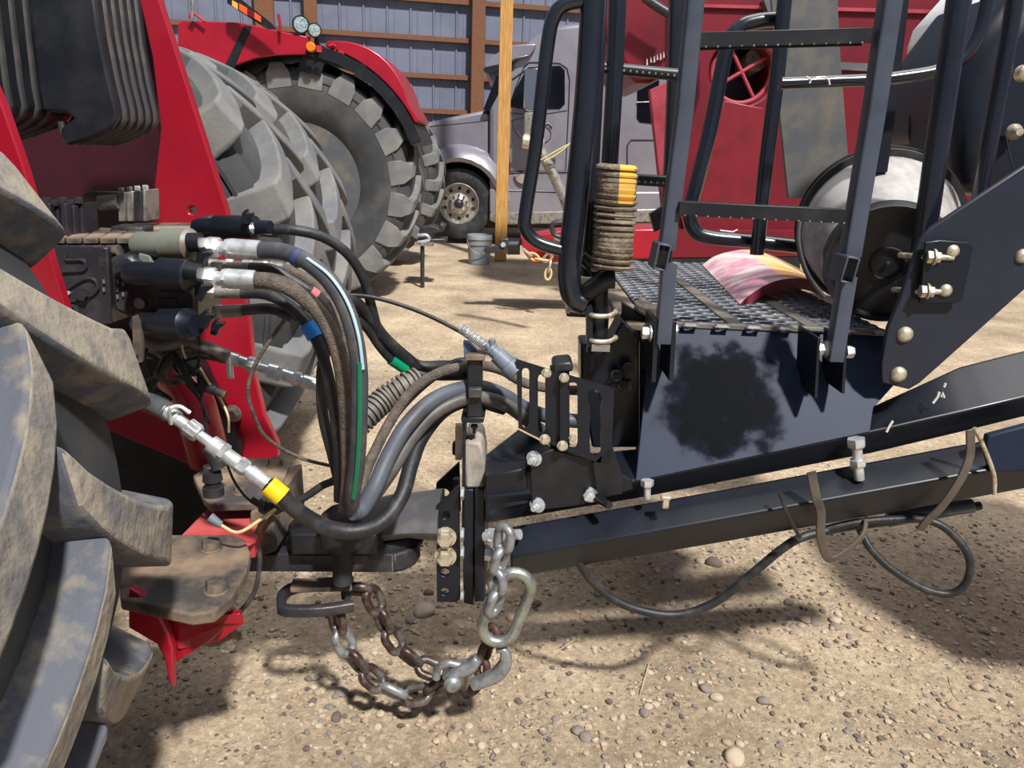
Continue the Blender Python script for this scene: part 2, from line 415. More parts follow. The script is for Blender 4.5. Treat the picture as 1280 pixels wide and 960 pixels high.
# ------------------------------------------------------------------ far away: the second red tractor
c2 = P(372, 232, 7.0)
T2 = thing('tractor', 'second red tractor parked behind, its fender with two round work lamps above a big tire', 'tractor', (c2.x, 7.4, 0))
tire_parts(T2, (c2.x, 7.4, 1.03), 1.05, .72, 0, 20, RUB, GREYCH, .1, rim_r=.5, sh_w=.115, sh_d=.18)
bm = B()
pplate(bm, [(222, 30), (226, 26), (300, 28), (345, 38), (387, 46), (382, 66), (380, 68), (345, 69), (318, 73), (286, 84), (262, 100), (222, 74)], 6.9, .05)
side = obj('fender_panel', bm, RED, T2, bevel=.008)
bm = B(); pplate(bm, [(305, 32), (315, 33), (292, 86), (277, 90)], 6.895, .01); obj('black_stripe', bm, BLACKW, T2)
bm = B(); rs = []
for k in range(17):
    a = R(150 - 130 * k / 16)
    rs.append([V((c2.x + r * math.cos(a), y, 1.03 + r * math.sin(a))) for r, y in ((1.075, 6.98), (1.17, 6.98), (1.17, 7.9), (1.075, 7.9))])
rings(bm, rs); obj('wheel_arch', bm, BLACKW, T2)
bm = B(); rs = []
for k in range(13):
    a = R(76 - 48 * k / 12); ro = 1.22 + .10 * math.sin(PI * min(1, k / 10))
    rs.append([V((c2.x + r * math.cos(a), y, 1.03 + r * math.sin(a))) for r, y in ((1.175, 7.0), (ro, 7.0), (ro, 7.8), (1.175, 7.8))])
rings(bm, rs); obj('rear_fender', bm, RED, T2, bevel=.01)
bm = B(); pplate(bm, [(386, 52), (398, 54), (412, 62), (400, 95), (372, 88), (378, 69)], 7.0, .5); obj('fender_bracket', bm, BLACKW, T2)
for i, (px, py, r) in enumerate(((376, 31, 10.5), (393, 38, 8.5))):
    p = P(px, py, 6.9); r = px2m(r, p); bm = B(); lathe(bm, p, (.35, -1, -.1), [(-.16, r * .5), (-.1, r * .9), (0, r * 1.05), (.01, r * 1.05), (.01, r * .9)], 24)
    l = obj('work_lamp', bm, BLACKW, T2); bm = B(); lathe(bm, p, (.35, -1, -.1), [(.005, r * .9), (.02, r * .8), (.028, .001)], 24); obj('lens', bm, LENS, l)
    bm = B(); cyl(bm, p + V((0, .06, -.02)), p + V((0, .06, -.16)), .02); obj('lamp_bracket', bm, BLACKW, l)
bm = B(); p = P(389, 59, 6.88); lathe(bm, p, (0, -1, 0), [(0, .04), (.02, .04), (.03, .03)], 20); obj('turn_lamp', bm, AMBER, T2)
bm = B(); p = P(399, 61, 6.88); box(bm, p, (.04, .02, .05)); obj('tail_lamp', bm, REDD, T2)
# marker board with orange and yellow squares and mirrors
bm = B(); pplate(bm, [(283, -8), (292, -8), (338, 28), (345, 36), (333, 36), (284, 4)], 6.75, .03); bd = obj('marker_board', bm, BLACKW, T2)
for q, mm in (([(290, 0), (297, 4), (297, 12), (290, 7)], YEL), ([(299, 4), (309, 10), (309, 19), (299, 12)], ORANGE), ([(318, 15), (326, 21), (326, 28), (318, 23)], ORANGE), ([(309, 10), (318, 15), (318, 23), (309, 19)], REDB)):
    bm = B(); pplate(bm, q, 6.74, .012); obj('reflective_square', bm, mm, bd)
bm = B(); rtube(bm, [(348, 18), (350, 30), (350, 40)], 1.8, 6.85); obj('marker_pin', bm, RED, T2)
bm = B(); rtube(bm, [(240, -6), (241, 10), (240, 24)], 2, 6.85); obj('mirror_stalk', bm, ZINCD, T2)
bm = B(); rtube(bm, [(236, 22), (242, 17), (256, 27)], 1.6, 6.85); obj('bracket_handle', bm, REDD, T2)
for px, py in ((416, 60), (420, 71), (426, 69)):
    bm = B(); p = P(px, py, 7.0); rings(bm, [[p + V((.03 * math.cos(a), 0, .03 * math.sin(a))) + q for q in (V((0, -.01, -.01)), V((0, .01, -.01)), V((0, .01, .01)), V((0, -.01, .01)))] for a in [2 * PI * k / 10 for k in range(10)]], True)
    obj('lift_ring', bm, REDD, T2)
bm = B(); box(bm, V((c2.x - 1.3, 8.3, 1.15)), (1.6, 1.3, .5)); box(bm, V((c2.x - .3, 8.1, 1.03)), (.5, .9, .35)); obj('axle_housing', bm, REDB, T2, bevel=.05)
tire_parts(T2, (c2.x, 9.7, 1.03), 1.05, .72, 0, 20, RUB, None, .2)

# pins and bracket of the second tractor's rear hitch, seen right of its tire
HB = thing('hitch_bracket', 'small grey hitch bracket with a pin standing right of the big tire', 'bracket', V((P(530, 330, 8).x, 8, 0)))
bm = B(); pplate(bm, [(524, 285), (540, 282), (549, 286), (549, 279), (556, 282), (553, 290), (540, 292), (540, 299), (557, 298), (557, 304), (524, 304)], 8, .25); obj('bracket_plate', bm, DKMET, HB, bevel=.01)
bm = B(); rtube(bm, [(522, 294), (533, 294), (536, 300), (522, 303)], 2, 7.95); obj('bracket_clip', bm, ZINC, HB)
bm = B(); q = P(528, 305, 7.95); cyl(bm, q, V((q.x, q.y, .0)), .022); obj('pin', bm, DKMET, HB)
bm = B(); pplate(bm, [(518, 303), (541, 304), (541, 308), (518, 307)], 7.9, .1); obj('flange', bm, ZINCD, HB)

# ------------------------------------------------------------------ silver truck
YT = 12.0
tc_ = P(573, 296, YT)
TR = thing('truck', 'silver sleeper semi truck parked along the back wall', 'truck', (tc_.x, YT + 1.2, 0))
bm = B()
pplate(bm, [(470, 185), (497, 165), (520, 157), (560, 147), (604, 138), (612, 141), (612, 225), (604, 215), (595, 200), (575, 192), (548, 194), (532, 208), (524, 228), (521, 250), (470, 252)], YT + .1, 2.2)
obj('hood', bm, SILVER, TR, bevel=.05, seg=3)
# fender flare: an arch over the wheel
wc = P(573, 255, YT)
bm = B(); rs = []
for k in range(15):
    a = R(195 - 190 * k / 14)
    rs.append([V((wc.x + r * math.cos(a), y, wc.z + r * math.sin(a))) for r, y in ((.64, YT + .25), (.62, YT - .06), (.68, YT - .10), (.80, YT - .04), (.93, YT + .2))])
rings(bm, rs); obj('wheel_fender', bm, SILVER, TR)
bm = B()
pplate(bm, [(612, 140), (606, 132), (622, 96), (640, 88), (640, 80), (655, 57), (672, 42), (695, 32), (730, 28), (860, 24), (880, 24), (880, 262), (632, 268), (612, 262)], YT, 2.4)
obj('cab', bm, SILVER, TR, bevel=.06, seg=3)
bm = B(); pplate(bm, [(604, 137), (620, 96), (634, 92), (622, 120), (612, 139)], YT - .01, 2.3); obj('windshield', bm, GLASS, TR, bevel=.01)
bm = B(); pplate(bm, [(604, 88), (608, 78), (622, 66), (640, 56), (668, 54), (671, 56), (662, 70), (645, 74), (630, 82), (612, 92)], YT - .1, 2.6); obj('sun_visor', bm, SILVER, TR, bevel=.02)
bm = B(); pplate(bm, [(604, 88), (606, 84), (625, 80), (624, 86), (612, 93)], YT - .115, .1); obj('visor_underside', bm, BLACKW, TR)
for q in ([(637, 133), (644, 112), (655, 92), (661, 84), (700, 82), (706, 88), (706, 130), (700, 136), (650, 136)],):
    bm = B(); pplate(bm, q, YT - .012, .02); obj('door_window', bm, GLASS, TR)
def outline_tube(px, Y, r): 
    bm = B(); rtube(bm, px, r, Y, n=6, raw=True, closed=False); return bm
obj('door_seam', outline_tube([(637, 214), (634, 140), (645, 108), (655, 84), (662, 78), (700, 79), (709, 86), (712, 100), (711, 130), (707, 214), (637, 214)], YT - .005, .7), BLACKW, TR)
obj('door_crease', outline_tube([(637, 141), (670, 144), (709, 138)], YT - .005, .5), BLACKW, TR)
obj('hood_seam', outline_tube([(505, 165), (540, 158), (600, 152), (612, 150)], YT + .1, .5), BLACKW, TR)
obj('side_trim', outline_tube([(612, 216), (700, 215), (790, 213)], YT - .005, 1.2), BLACKW, TR)
bm = B(); pplate(bm, [(797, 102), (824, 100), (824, 152), (820, 155), (800, 153), (796, 148)], YT - .012, .02); obj('sleeper_window', bm, GLASS, TR, bevel=.004)
obj('window_bar', outline_tube([(796, 128), (824, 127)], YT - .02, .8), ZINCD, TR)
obj('sleeper_hatch_seam', outline_tube([(784, 214), (784, 182), (789, 175), (830, 175), (832, 214)], YT - .005, .8), BLACKW, TR)
bm = B(); pplate(bm, [(612, 236), (700, 240), (860, 240), (860, 262), (632, 270), (612, 266)], YT - .04, 2.4); obj('side_skirt', bm, SILVER, TR, bevel=.02)
obj('skirt_seam', outline_tube([(614, 218), (630, 238), (700, 240), (780, 240)], YT - .045, .7), BLACKW, TR)
bm = B(); pplate(bm, [(612, 266), (860, 260), (860, 277), (625, 281), (612, 276)], YT - .06, .5); obj('running_board', bm, ZINCD, TR, bevel=.02)
bm = B(); pplate(bm, [(530, 262), (860, 262), (860, 285), (530, 285)], YT + .5, 1.2); obj('chassis', bm, BLACKW, TR)
bm = B(); pplate(bm, [(524, 205), (540, 192), (600, 192), (612, 225), (612, 280), (524, 280)], YT + .6, .8); obj('wheel_well', bm, RUBD, TR)
bm = B(); pplate(bm, [(643, 218), (662, 217), (662, 228), (652, 230), (646, 226)], YT - .05, .03); obj('step_plate', bm, ALU, TR)
obj('door_handle', outline_tube([(686, 198), (694, 198), (694, 203), (686, 203), (686, 198)], YT - .02, .8), BLACKW, TR)
# a small oval emblem on the door
obj('door_emblem', outline_tube([(x + 677, y + 168) for x, y in [(12 * math.cos(a), 11 * math.sin(a)) for a in [2 * PI * k / 16 for k in range(17)]]], YT - .01, .4), DKMET, TR)
obj('emblem_script', outline_tube([(665, 156), (675, 158), (686, 154), (690, 160)], YT - .012, .8), DKMET, TR)
bm = B(); pplate(bm, [(656, 86), (676, 84), (676, 138), (660, 140), (654, 134)], YT - .35, .14); mir = obj('mirror', bm, CHROME, TR, bevel=.02)
bm = B(); pplate(bm, [(655, 140), (674, 138), (672, 176), (666, 180), (654, 168)], YT - .34, .12); obj('mirror_housing', bm, ZINCD, mir, bevel=.03)
for q in ([(640, 150), (655, 146)], [(640, 150), (644, 163), (655, 175)], [(660, 86), (640, 100)]):
    bm = B(); rtube(bm, [(x, y, YT - .28) for x, y in q], 1.3); obj('mirror_bracket', bm, DKMET, mir)
bm = B(); lathe(bm, wc + V((0, .42, 0)), (0, -1, 0), [(0, .3), (.02, .5), (.09, .535), (.3, .535), (.36, .52), (.385, .46), (.38, .34), (.36, .31), (.3, .3)], 64, caps=False); wt = obj('front_tire', bm, RUBD, TR)
bm = B(); lathe(bm, wc + V((0, .3, 0)), (0, -1, 0), [(0, .1), (.14, .30), (.235, .315), (.25, .30), (.20, .275), (.14, .26), (.14, .17), (.20, .15), (.22, .07), (.24, .05), (.245, .002)], 64); rim = obj('rim', bm, ALU, wt)
for k in range(10):
    a = 2 * PI * k / 10 + .3; u = V((math.cos(a), 0, math.sin(a)))
    bm = B(); lathe(bm, wc + u * .225 + V((0, .165, 0)), (0, -1, 0), [(0, .03), (.012, .028), (.0125, .001)], 16); obj('hand_hole', bm, RUBD, wt)
    bm = B(); hexa(bm, wc + u * .13 + V((0, .1, 0)), (0, -1, 0), .018, .05); obj('wheel_nut', bm, CHROME, wt)
bm = B(); lathe(bm, wc + V((0, .08, 0)), (0, -1, 0), [(0, .075), (.03, .07), (.06, .04), (.065, .001)], 24); obj('hub_cap', bm, DKMET, wt)
# hood mirror seen above the far tire
bm = B(); p = P(498, 143, YT + .1); lathe(bm, p, (0, -1, .3), [(0, .03), (.02, .04), (.04, .02)], 16); cyl(bm, p, p - V((0, 0, .25)), .014); obj('hood_mirror', bm, CHROME, TR)

# ------------------------------------------------------------------ grey pail beside the post
YB = 9.9; p0 = P(599, 318, YB); bm = B(); r = .155; cx, cz = p0.x, 0
lathe(bm, V((cx, YB, -.003)), (0, 0, 1), [(0, r * .86), (.24, r * .97), (.243, r * 1.04), (.262, r * 1.04), (.265, r * .99), (.31, r * 1.0), (.312, r * 1.07), (.33, r * 1.07), (.365, r * 1.02), (.37, r * .95), (.1, r * .88), (.02, r * .8)], 40)
pl = obj('pail', bm, BUCKETG, label='light grey plastic pail standing on the ground at the foot of the wooden post', cat='bucket')
bm = B(); tube(bm, [V((cx - r * 1.03, YB - .05, .30)), V((cx - .1, YB - .17, .2)), V((cx + .02, YB - .19, .14)), V((cx + .12, YB - .14, .2)), V((cx + r * 1.05, YB - .02, .31))], .005); obj('handle', bm, ZINCD, pl)

# ------------------------------------------------------------------ red grain cart behind (hitch, beam, hopper)
YG = 6.6
gp = P(900, 330, YG)
GC = thing('grain_cart', 'red grain cart with hopper, handwheel opening and chained hitch behind the ladder', 'farm implement', (gp.x, 7.5, 0))
bm = B(); pplate(bm, [(745, -60), (745, 20), (757, 50), (780, 88), (795, 103), (812, 104), (838, 92), (880, 66), (880, -60)], 6.9, 1.6); obj('hopper', bm, REDB, GC, bevel=.06, seg=3)
bm = B(); pplate(bm, [(870, -60), (1290, -60), (1290, 285), (1215, 262), (1140, 200), (1140, 330), (835, 330), (845, 215), (872, 120)], YG, .5, holes=[ell(927, 90, 40, 42, 24)]); obj('body_side', bm, REDB, GC, bevel=.02)
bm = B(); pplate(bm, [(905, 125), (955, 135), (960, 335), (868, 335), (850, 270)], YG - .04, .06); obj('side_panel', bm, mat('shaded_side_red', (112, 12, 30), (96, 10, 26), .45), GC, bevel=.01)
bm = B(); pplate(bm, [(880, 60), (980, 60), (980, 140), (880, 140)], YG + .45, .05); obj('opening_backplate', bm, BLACKW, GC)
hc = P(927, 90, YG + .1); rr = px2m(37, hc)
bm = B(); tube(bm, [hc + V((rr * math.cos(a), 0, rr * math.sin(a))) for a in [2 * PI * k / 20 for k in range(20)]], .022, closed=True, sub=3)
hw_ = obj('handwheel', bm, REDP, GC)
for k in range(4):
    a = PI * 2 * k / 4 + .55; bm = B(); tube(bm, [hc, hc + V((rr * math.cos(a), 0, rr * math.sin(a)))], .016); obj('spoke', bm, REDP, hw_)
bm = B(); cyl(bm, P(930, 85, YG + .4), P(945, 75, YG + .2), .09); obj('gear_motor', bm, ZINCD, GC)
bm = B(); pplate(bm, [(812, 112), (838, 100), (845, 100), (845, 335), (836, 335)], YG + .2, .1); obj('support_leg', bm, REDP, GC, bevel=.01)
bm = B(); pplate(bm, [(778, 290), (782, 286), (838, 285), (838, 323), (780, 325)], YG - .3, .5); obj('frame_beam', bm, RED, GC, bevel=.02)
bm = B(); pplate(bm, [(780, 324), (1000, 321), (1000, 340), (780, 342)], YG - .2, .4); obj('frame_underside', bm, BLACKW, GC)
bm = B(); pplate(bm, [(880, 5), (1290, 15), (1290, 20), (880, 9)], YG - .03, .05); obj('body_rib', bm, REDP, GC)
bm = B(); pplate(bm, [(1000, 75), (1140, 82), (1140, 92), (1000, 84)], YG - .05, .06); obj('body_rib', bm, GREYCH, GC)
bm = B(); pplate(bm, [(1105, 190), (1160, 230), (1150, 262), (1105, 215)], YG - .08, .1); obj('corner_gusset', bm, REDP, GC)
bm = B(); pplate(bm, [(955, 0), (975, 0), (978, 20), (968, 28), (960, 15)], YG - .1, .1); obj('clip_plate', bm, GREYCH, GC)
bm = B(); rtube(bm, [(805, -4), (822, 8), (842, 20)], 6, 6.7); obj('grease_line', bm, DKMET, GC)
bm = B(); pplate(bm, [(838, 288), (1010, 290), (1010, 320), (838, 322)], YG - .2, .4); obj('rear_frame_beam', bm, REDB, GC)
# hitch
bm = B(); pplate(bm, [(650, 297), (700, 288), (770, 290), (790, 290), (790, 325), (700, 328), (665, 330), (655, 316)], YG + .1, .3); obj('tongue', bm, RED, GC, bevel=.015)
bm = B(); cyl(bm, P(634, 308, YG + .22), P(650, 308, YG + .22), px2m(10, P(640, 308, 7))); obj('hitch_collar', bm, BLACKW, GC)
bm = B(); pplate(bm, [(604, 313), (607, 309), (622, 308), (625, 299), (636, 298), (636, 317), (625, 316), (607, 317)], YG + .15, .09); hi = obj('hitch_eye', bm, DKMET, GC, bevel=.01)
bm = B(); p = P(629, 306, YG + .15); hexa(bm, p, (0, -1, 0), .025, .02); obj('bolt', bm, ZINC, hi)
for q in ([(655, 312), (668, 322), (683, 325), (690, 316), (697, 300), (688, 292)], [(688, 328), (686, 337), (684, 351)]):
    sp = smooth_path(PP(q, YG), 4); L = .09; acc = 0; last = sp[0]
    pts = [sp[0]]
    for a_ in range(len(sp) - 1):
        seg_ = sp[a_ + 1] - sp[a_]
        pts += [sp[a_] + seg_ * (i / 4) for i in range(1, 5)]
    d_ = 0; nodes = [pts[0]]
    for a_ in range(1, len(pts)):
        if (pts[a_] - nodes[-1]).length > .065: nodes.append(pts[a_])
    for i in range(len(nodes) - 1):
        a_, b_ = nodes[i], nodes[i + 1]; mid = (a_ + b_) / 2; t = (b_ - a_).normalized(); s_ = t.cross(V((0, 1, 0))).normalized() if i % 2 else V((0, 1, 0))
        bm = B(); tube(bm, [mid + t * (.05 * math.cos(x)) + s_ * (.026 * math.sin(x)) for x in [2 * PI * k / 10 for k in range(10)]], .011, 6, True, 2); obj('safety_chain_link', bm, TWINE if i % 3 else GALV, GC)
bm = B(); tube(bm, [P(690, 282, YG - .1), P(697, 278, YG - .1), P(712, 279, YG - .1), P(716, 290, YG - .1), P(705, 296, YG - .1), P(693, 293, YG - .1)], .022, 8, True); obj('loose_ring', bm, DKMET, GC)
# writing on the hopper, as far as it reads
def text(name, s, pos, size, m, parent, rot, depth=.002, **kw):
    cu = bpy.data.curves.new(name, 'FONT'); cu.body = s; cu.size = size; cu.extrude = depth; cu.align_x = 'CENTER'; cu.align_y = 'CENTER'
    t = bpy.data.objects.new(name, cu); col.objects.link(t)
    me = bpy.data.meshes.new_from_object(t); bpy.data.objects.remove(t)
    o = bpy.data.objects.new(name, me); col.objects.link(o); me.materials.append(m)
    if parent: o.parent = parent
    o.location = V(pos) - (wloc(parent) if parent else V((0, 0, 0))); o.rotation_euler = rot; tag(o, **kw); return o

# the grey tilted chute sheet and the auger tube of the cart
bm = B(); pplate(bm, [(962, -30), (1046, -30), (1050, 60), (1060, 190), (1054, 248), (985, 248), (975, 150)], 3.6, .02)
ch = obj('chute_sheet', bm, GREYCH, label='weathered grey metal chute sheet hanging behind the ladder', cat='metal sheet', bevel=.004)
# ------------------------------------------------------------------ the near tractor (left): tires, frame, valves, drawbar
YAW = R(6)
T1 = thing('tractor', 'red tractor at the left, its big tire and open red frame filling the left edge', 'tractor', (-1.5, 1.7, 0))
tire_parts(T1, (-1.305, .755, .825), .82, .60, YAW, 18, RUBN, None, .05, .07, topm=RUBT, name='tire', rim_r=.5)
tire_parts(T1, (-1.555, 2.68, .88), .88, .66, YAW, 19, RUB, None, .02, .065, name='tire')
tire_parts(T1, (-1.64, 3.50, .88), .88, .66, YAW, 19, RUB, GREYCH, .12, .065, name='tire')
# tall red frame plates
bm = B(); pplate(bm, [(168, -30), (190, -30), (201, 5), (283, 262), (300, 350), (312, 405), (318, 470), (330, 520), (347, 556), (347, 572), (300, 590), (230, 520), (175, 420), (150, 330), (187, 300), (192, 240), (201, 160), (190, 70)], 2.05, .03, holes=[ell(240, 263, 5, 5, 12)])
fp = obj('frame_plate', bm, RED, T1, bevel=.004)
bm = B(); pplate(bm, [(-60, -60), (-30, 60), (2, 130), (28, 205), (97, 437), (70, 440), (-60, 300)], 1.36, .022); obj('frame_plate', bm, RED, T1, bevel=.003)
bm = B(); pplate(bm, [(-60, -60), (180, -60), (200, 160), (200, 330), (250, 520), (180, 560), (-60, 420)], 2.1, .03); obj('inner_plate', bm, mat('shaded_frame_red', (58, 10, 26), (44, 8, 20), .5), T1)  # dark maroon colour holds the shadow under the ribbed covers
bm = B(); pplate(bm, [(60, 430), (240, 430), (300, 560), (262, 720), (60, 720)], 2.0, .04); obj('shade_backing_plate', bm, BLACKW, T1)  # black sheet added to keep the space under the tractor dark
bm = B(); pplate(bm, [(-60, 455), (150, 545), (262, 592), (270, 560), (262, 545), (160, 505)], 1.86, .05); obj('cross_member', bm, RED, T1, bevel=.006)
bm = B(); tube(bm, [P(220, 470, 1.8), P(240, 500, 1.78), P(250, 530, 1.78), P(262, 575, 1.8)], .05, 16); obj('cast_boss', bm, RED, T1)
bolt('bolt', 291, 517, 2.03, 9, T1, ZINCD, h=.02)
# ribbed black boxes high on the left
def ribbed(name, body, Y, dY, label, n=6):
    bm = B(); c = V((sum(x for x, y in body) / len(body), sum(y for x, y in body) / len(body), 0))
    core = [(c.x + (x - c.x) * .93, c.y + (y - c.y) * .95) for x, y in body]
    pf = [p + V((0, .012, 0)) for p in PP(core, Y)]; plate(bm, pf, (0, dY * n - .01, 0)); o = obj(name, bm, PLAST, T1, bevel=.004, label=label)
    for k in range(n):      # the ribs are thin shells standing one behind the other
        bm = B(); f = [p + V((0, dY * k, 0)) for p in PP(body, Y)]; plate(bm, f, (0, dY * .45, 0)); obj('rib', bm, PLASTG if k else PLAST, o, bevel=.006)
ribbed('ribbed_cover', [(0, -60), (110, -60), (124, 40), (135, 95), (145, 135), (146, 148), (137, 162), (112, 174), (84, 182), (76, 176), (75, 160), (92, 148), (84, 140), (0, 140)], 1.60, .034, 'black ribbed cover with a square notch at its lower corner')
ribbed('ribbed_cover', [(-160, -60), (-34, -60), (-22, 40), (-14, 100), (-8, 130), (-11, 142), (-30, 158), (-70, 172), (-160, 190)], 1.44, .043, 'black ribbed cover at the photo edge')
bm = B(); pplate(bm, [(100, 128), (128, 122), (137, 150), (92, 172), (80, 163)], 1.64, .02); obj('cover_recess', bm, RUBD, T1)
bm = B(); sweep(bm, PP([(78, 152), (80, 166), (88, 172), (136, 150)], 1.62), rrect(.012, .02, .004), up=V((0, 1, 0))); obj('cover_lip', bm, PLASTG, T1)

# ---- hydraulic valve block
bm = B(); pplate(bm, [(58, 306), (131, 306), (136, 408), (90, 408), (60, 330)], 1.52, .16)
vb = obj('valve_block', bm, DKMET, T1, bevel=.005)
bm = B(); pplate(bm, [(122, 308), (134, 310), (140, 405), (128, 407)], 1.50, .02); obj('end_plate', bm, DKMET, vb, bevel=.003)
for q in ([(82, 318), (84, 325), (102, 325), (107, 330), (104, 338), (78, 340)], [(80, 366), (92, 356), (110, 348), (120, 352), (122, 362), (110, 372), (84, 378)], [(82, 385), (90, 382), (97, 388), (98, 394)]):
    bm = B(); tube(bm, PP(q, 1.518), .0035, 8); obj('cast_rib', bm, DKMET, vb)
bolt('plug_bolt', 105, 369, 1.52, 7, T1, DKMET)
bolt('plug_bolt', 86, 366, 1.52, 3, T1, ZINC, washer=False)
bm = B(); pplate(bm, [(136, 322), (150, 318), (205, 322), (243, 330), (246, 395), (236, 412), (170, 402), (142, 388)], 1.50, .14)
mb = obj('coupler_manifold', bm, DKMET, T1, bevel=.008)
for x, y in ((147, 352), (147, 362), (147, 371), (154, 355), (154, 368), (130, 352), (130, 362)):
    bm = B(); p = P(x, y, 1.497); box(bm, p, (.003, .004, .008)); obj('cast_mark', bm, ZINCD, mb)
bm = B(); p = P(175, 379, 1.498); lathe(bm, p, (0, -1, 0), [(0, .011), (.004, .011), (.004, .007), (.001, .001)], 16); obj('port_plug', bm, ZINCD, mb)
bm = B(); box(bm, P(209, 377, 1.498), (.035, .006, .015)); obj('cast_pad', bm, DKMET, mb, bevel=.002)
bm = B(); pplate(bm, [(138, 330), (152, 320), (160, 318), (184, 338), (178, 345), (150, 344), (140, 350)], 1.47, .06); obj('cast_elbow', bm, DKMET, mb, bevel=.01)
# slabs on top, dusty, with bolt ends
for k in range(5):
    x = 62 + k * 21
    bm = B(); plate(bm, [P(x, 305, 1.52), P(x + 19, 305, 1.52), P(x + 40, 292, 1.72), P(x + 22, 291, 1.72)], (0, 0, .012)); obj('valve_section', bm, DUSTMET, vb, bevel=.002)
for k in range(4):
    bm = B(); p = P(134 + k * 8, 312 - k * 3, 1.53 + .03 * k); cyl(bm, p, p + V((.03, -.01, 0)), .011, n=14); obj('tie_bolt', bm, DUSTMET, vb)
bm = B(); pplate(bm, [(138, 284), (234, 284), (234, 300), (138, 300)], 1.74, .12); obj('rear_valve_section', bm, DUSTMET, T1, bevel=.006)
bm = B(); pplate(bm, [(137, 282), (178, 284), (176, 300), (137, 298)], 1.66, .06); obj('valve_cap', bm, DKMET, T1, bevel=.006)
for k in range(6):
    x = 45 + k * 10; h = 3 * (k % 2)
    bm = B(); pplate(bm, [(x, 258 - h), (x + 7, 257 - h), (x + 10, 300 - h), (x + 3, 303 - h)], 1.56 + .02 * (k % 3), .06); s = obj('solenoid_bar', bm, DKMET, vb, bevel=.002)
    bm = B(); hexa(bm, P(x + 4, 257 - h, 1.60), (0, 0, 1), .009, .012); obj('solenoid_nut', bm, DKMET, vb)
bm = B(); cyl(bm, P(102, 278, 1.63), P(108, 278, 1.63), .02); obj('solenoid_end', bm, BEIGE, vb)
for k in range(4):
    x = 147 + k * 10; wd = 10 if k < 3 else 5
    bm = B(); pplate(bm, [(x, 241 - k), (x + wd - 1, 240 - k), (x + wd, 277), (x + 1, 277)], 1.72 + .01 * (k % 2), .07); obj('aluminium_fin', bm, ZINCD if k != 2 else DKMET, T1, bevel=.002)
    bm = B(); hexa(bm, P(x + 5, 240 - k, 1.75), (0, 0, 1), .007, .01); obj('fin_bolt', bm, ZINC, T1)
bm = B(); pplate(bm, [(100, 247), (108, 240), (143, 240), (143, 250), (128, 256), (128, 262), (122, 262), (120, 254), (102, 254)], 1.74, .05); obj('sensor_bracket', bm, DUSTMET, T1, bevel=.003)
bm = B(); cyl(bm, P(125, 254, 1.72), P(148, 252, 1.72), .016); obj('sensor_barrel', bm, ZINCD, T1)
bm = B(); pplate(bm, [(97, 412), (116, 410), (120, 428), (100, 430)], 1.6, .05); obj('lower_plug', bm, DKMET, T1, bevel=.004)

# ---- couplers
def fitting(name, a, b, prof, parent, m=ZINC, n=20, label=None, hexr=()):
    """prof: list of (t 0..1, radius px); hexr: (t0, t1, r px) hexagon collars"""
    a, b = V(a), V(b); L = (b - a).length; d = b - a
    bm = B(); lathe(bm, a, d, [(t * L, px2m(r, a)) for t, r in prof], n)
    for t0, t1, r in hexr: hexa(bm, a + d * t0, d, px2m(r, a), L * (t1 - t0))
    return obj(name, bm, m, parent, label=label)
def lever(x, y, Y, parent, s=1):
    bm = B(); plate(bm, PP([(x - 4 * s, y + 10 * s), (x - 2 * s, y - 4 * s), (x + 4 * s, y - 10 * s), (x + 6 * s, y - 9 * s), (x + 5 * s, y - 4 * s), (x + 13 * s, y - 5 * s), (x + 14 * s, y - 1 * s), (x + 8 * s, y + 3 * s), (x + 4 * s, y + 12 * s)], Y), (0, .012, 0))
    obj('coupler_lever', bm, BLACKW, parent, bevel=.003)
cpl = fitting('quick_coupler', P(245, 284, 1.66), P(338, 284, 1.60), [(0, 10), (.25, 12), (.3, 15), (.8, 14), (.82, 9), (1, 8)], T1, BLACK, label='black quick coupler on top of the manifold')
bm = B(); pplate(bm, [(244, 272), (262, 270), (270, 285), (256, 302), (246, 300)], 1.66, .04); obj('coupler_foot', bm, DKMET, cpl, bevel=.004)
lever(304, 270, 1.58, cpl, .9)
cpl = fitting('quick_coupler', P(171, 306, 1.52), P(246, 306, 1.48), [(0, 14), (.04, 16), (.46, 16), (.5, 20), (.9, 20), (.95, 16), (1, 12)], T1, GREYCAP, label='grey dust-stained quick coupler')
bm = B(); pplate(bm, [(172, 316), (188, 318), (190, 328), (205, 328), (205, 335), (172, 330)], 1.49, .05); obj('coupler_foot', bm, GREYCAP, cpl, bevel=.004)
bm = B(); cyl(bm, P(236, 303, 1.45), P(252, 303, 1.45), .018); obj('end_knob', bm, BLACKW, cpl); lever(248, 320, 1.44, cpl, 1.15)
cpl = fitting('quick_coupler', P(160, 341, 1.46), P(252, 346, 1.42), [(0, 13), (.1, 15), (.45, 15), (.47, 21), (.85, 21), (.9, 14), (1, 10)], T1, BLACK, label='black quick coupler in the middle of the manifold')
bm = B(); cyl(bm, P(232, 338, 1.40), P(250, 341, 1.40), .017); obj('end_knob', bm, BLACKW, cpl); lever(246, 362, 1.41, cpl, 1.3)
cpl = fitting('quick_coupler', P(172, 404, 1.48), P(246, 406, 1.42), [(0, 12), (.1, 14), (.45, 14), (.47, 20), (.85, 20), (.9, 16), (1, 13)], T1, BLACK, label='lowest black quick coupler')
lever(252, 398, 1.41, cpl, 1.2); lever(266, 408, 1.45, cpl, 1)
bm = B(); pplate(bm, [(165, 396), (170, 394), (174, 402), (178, 425), (178, 452), (170, 455), (166, 430)], 1.44, .008, holes=[ell(170, 447, 2.5, 3.5, 10)]); obj('link_bar', bm, DUSTMET, T1)
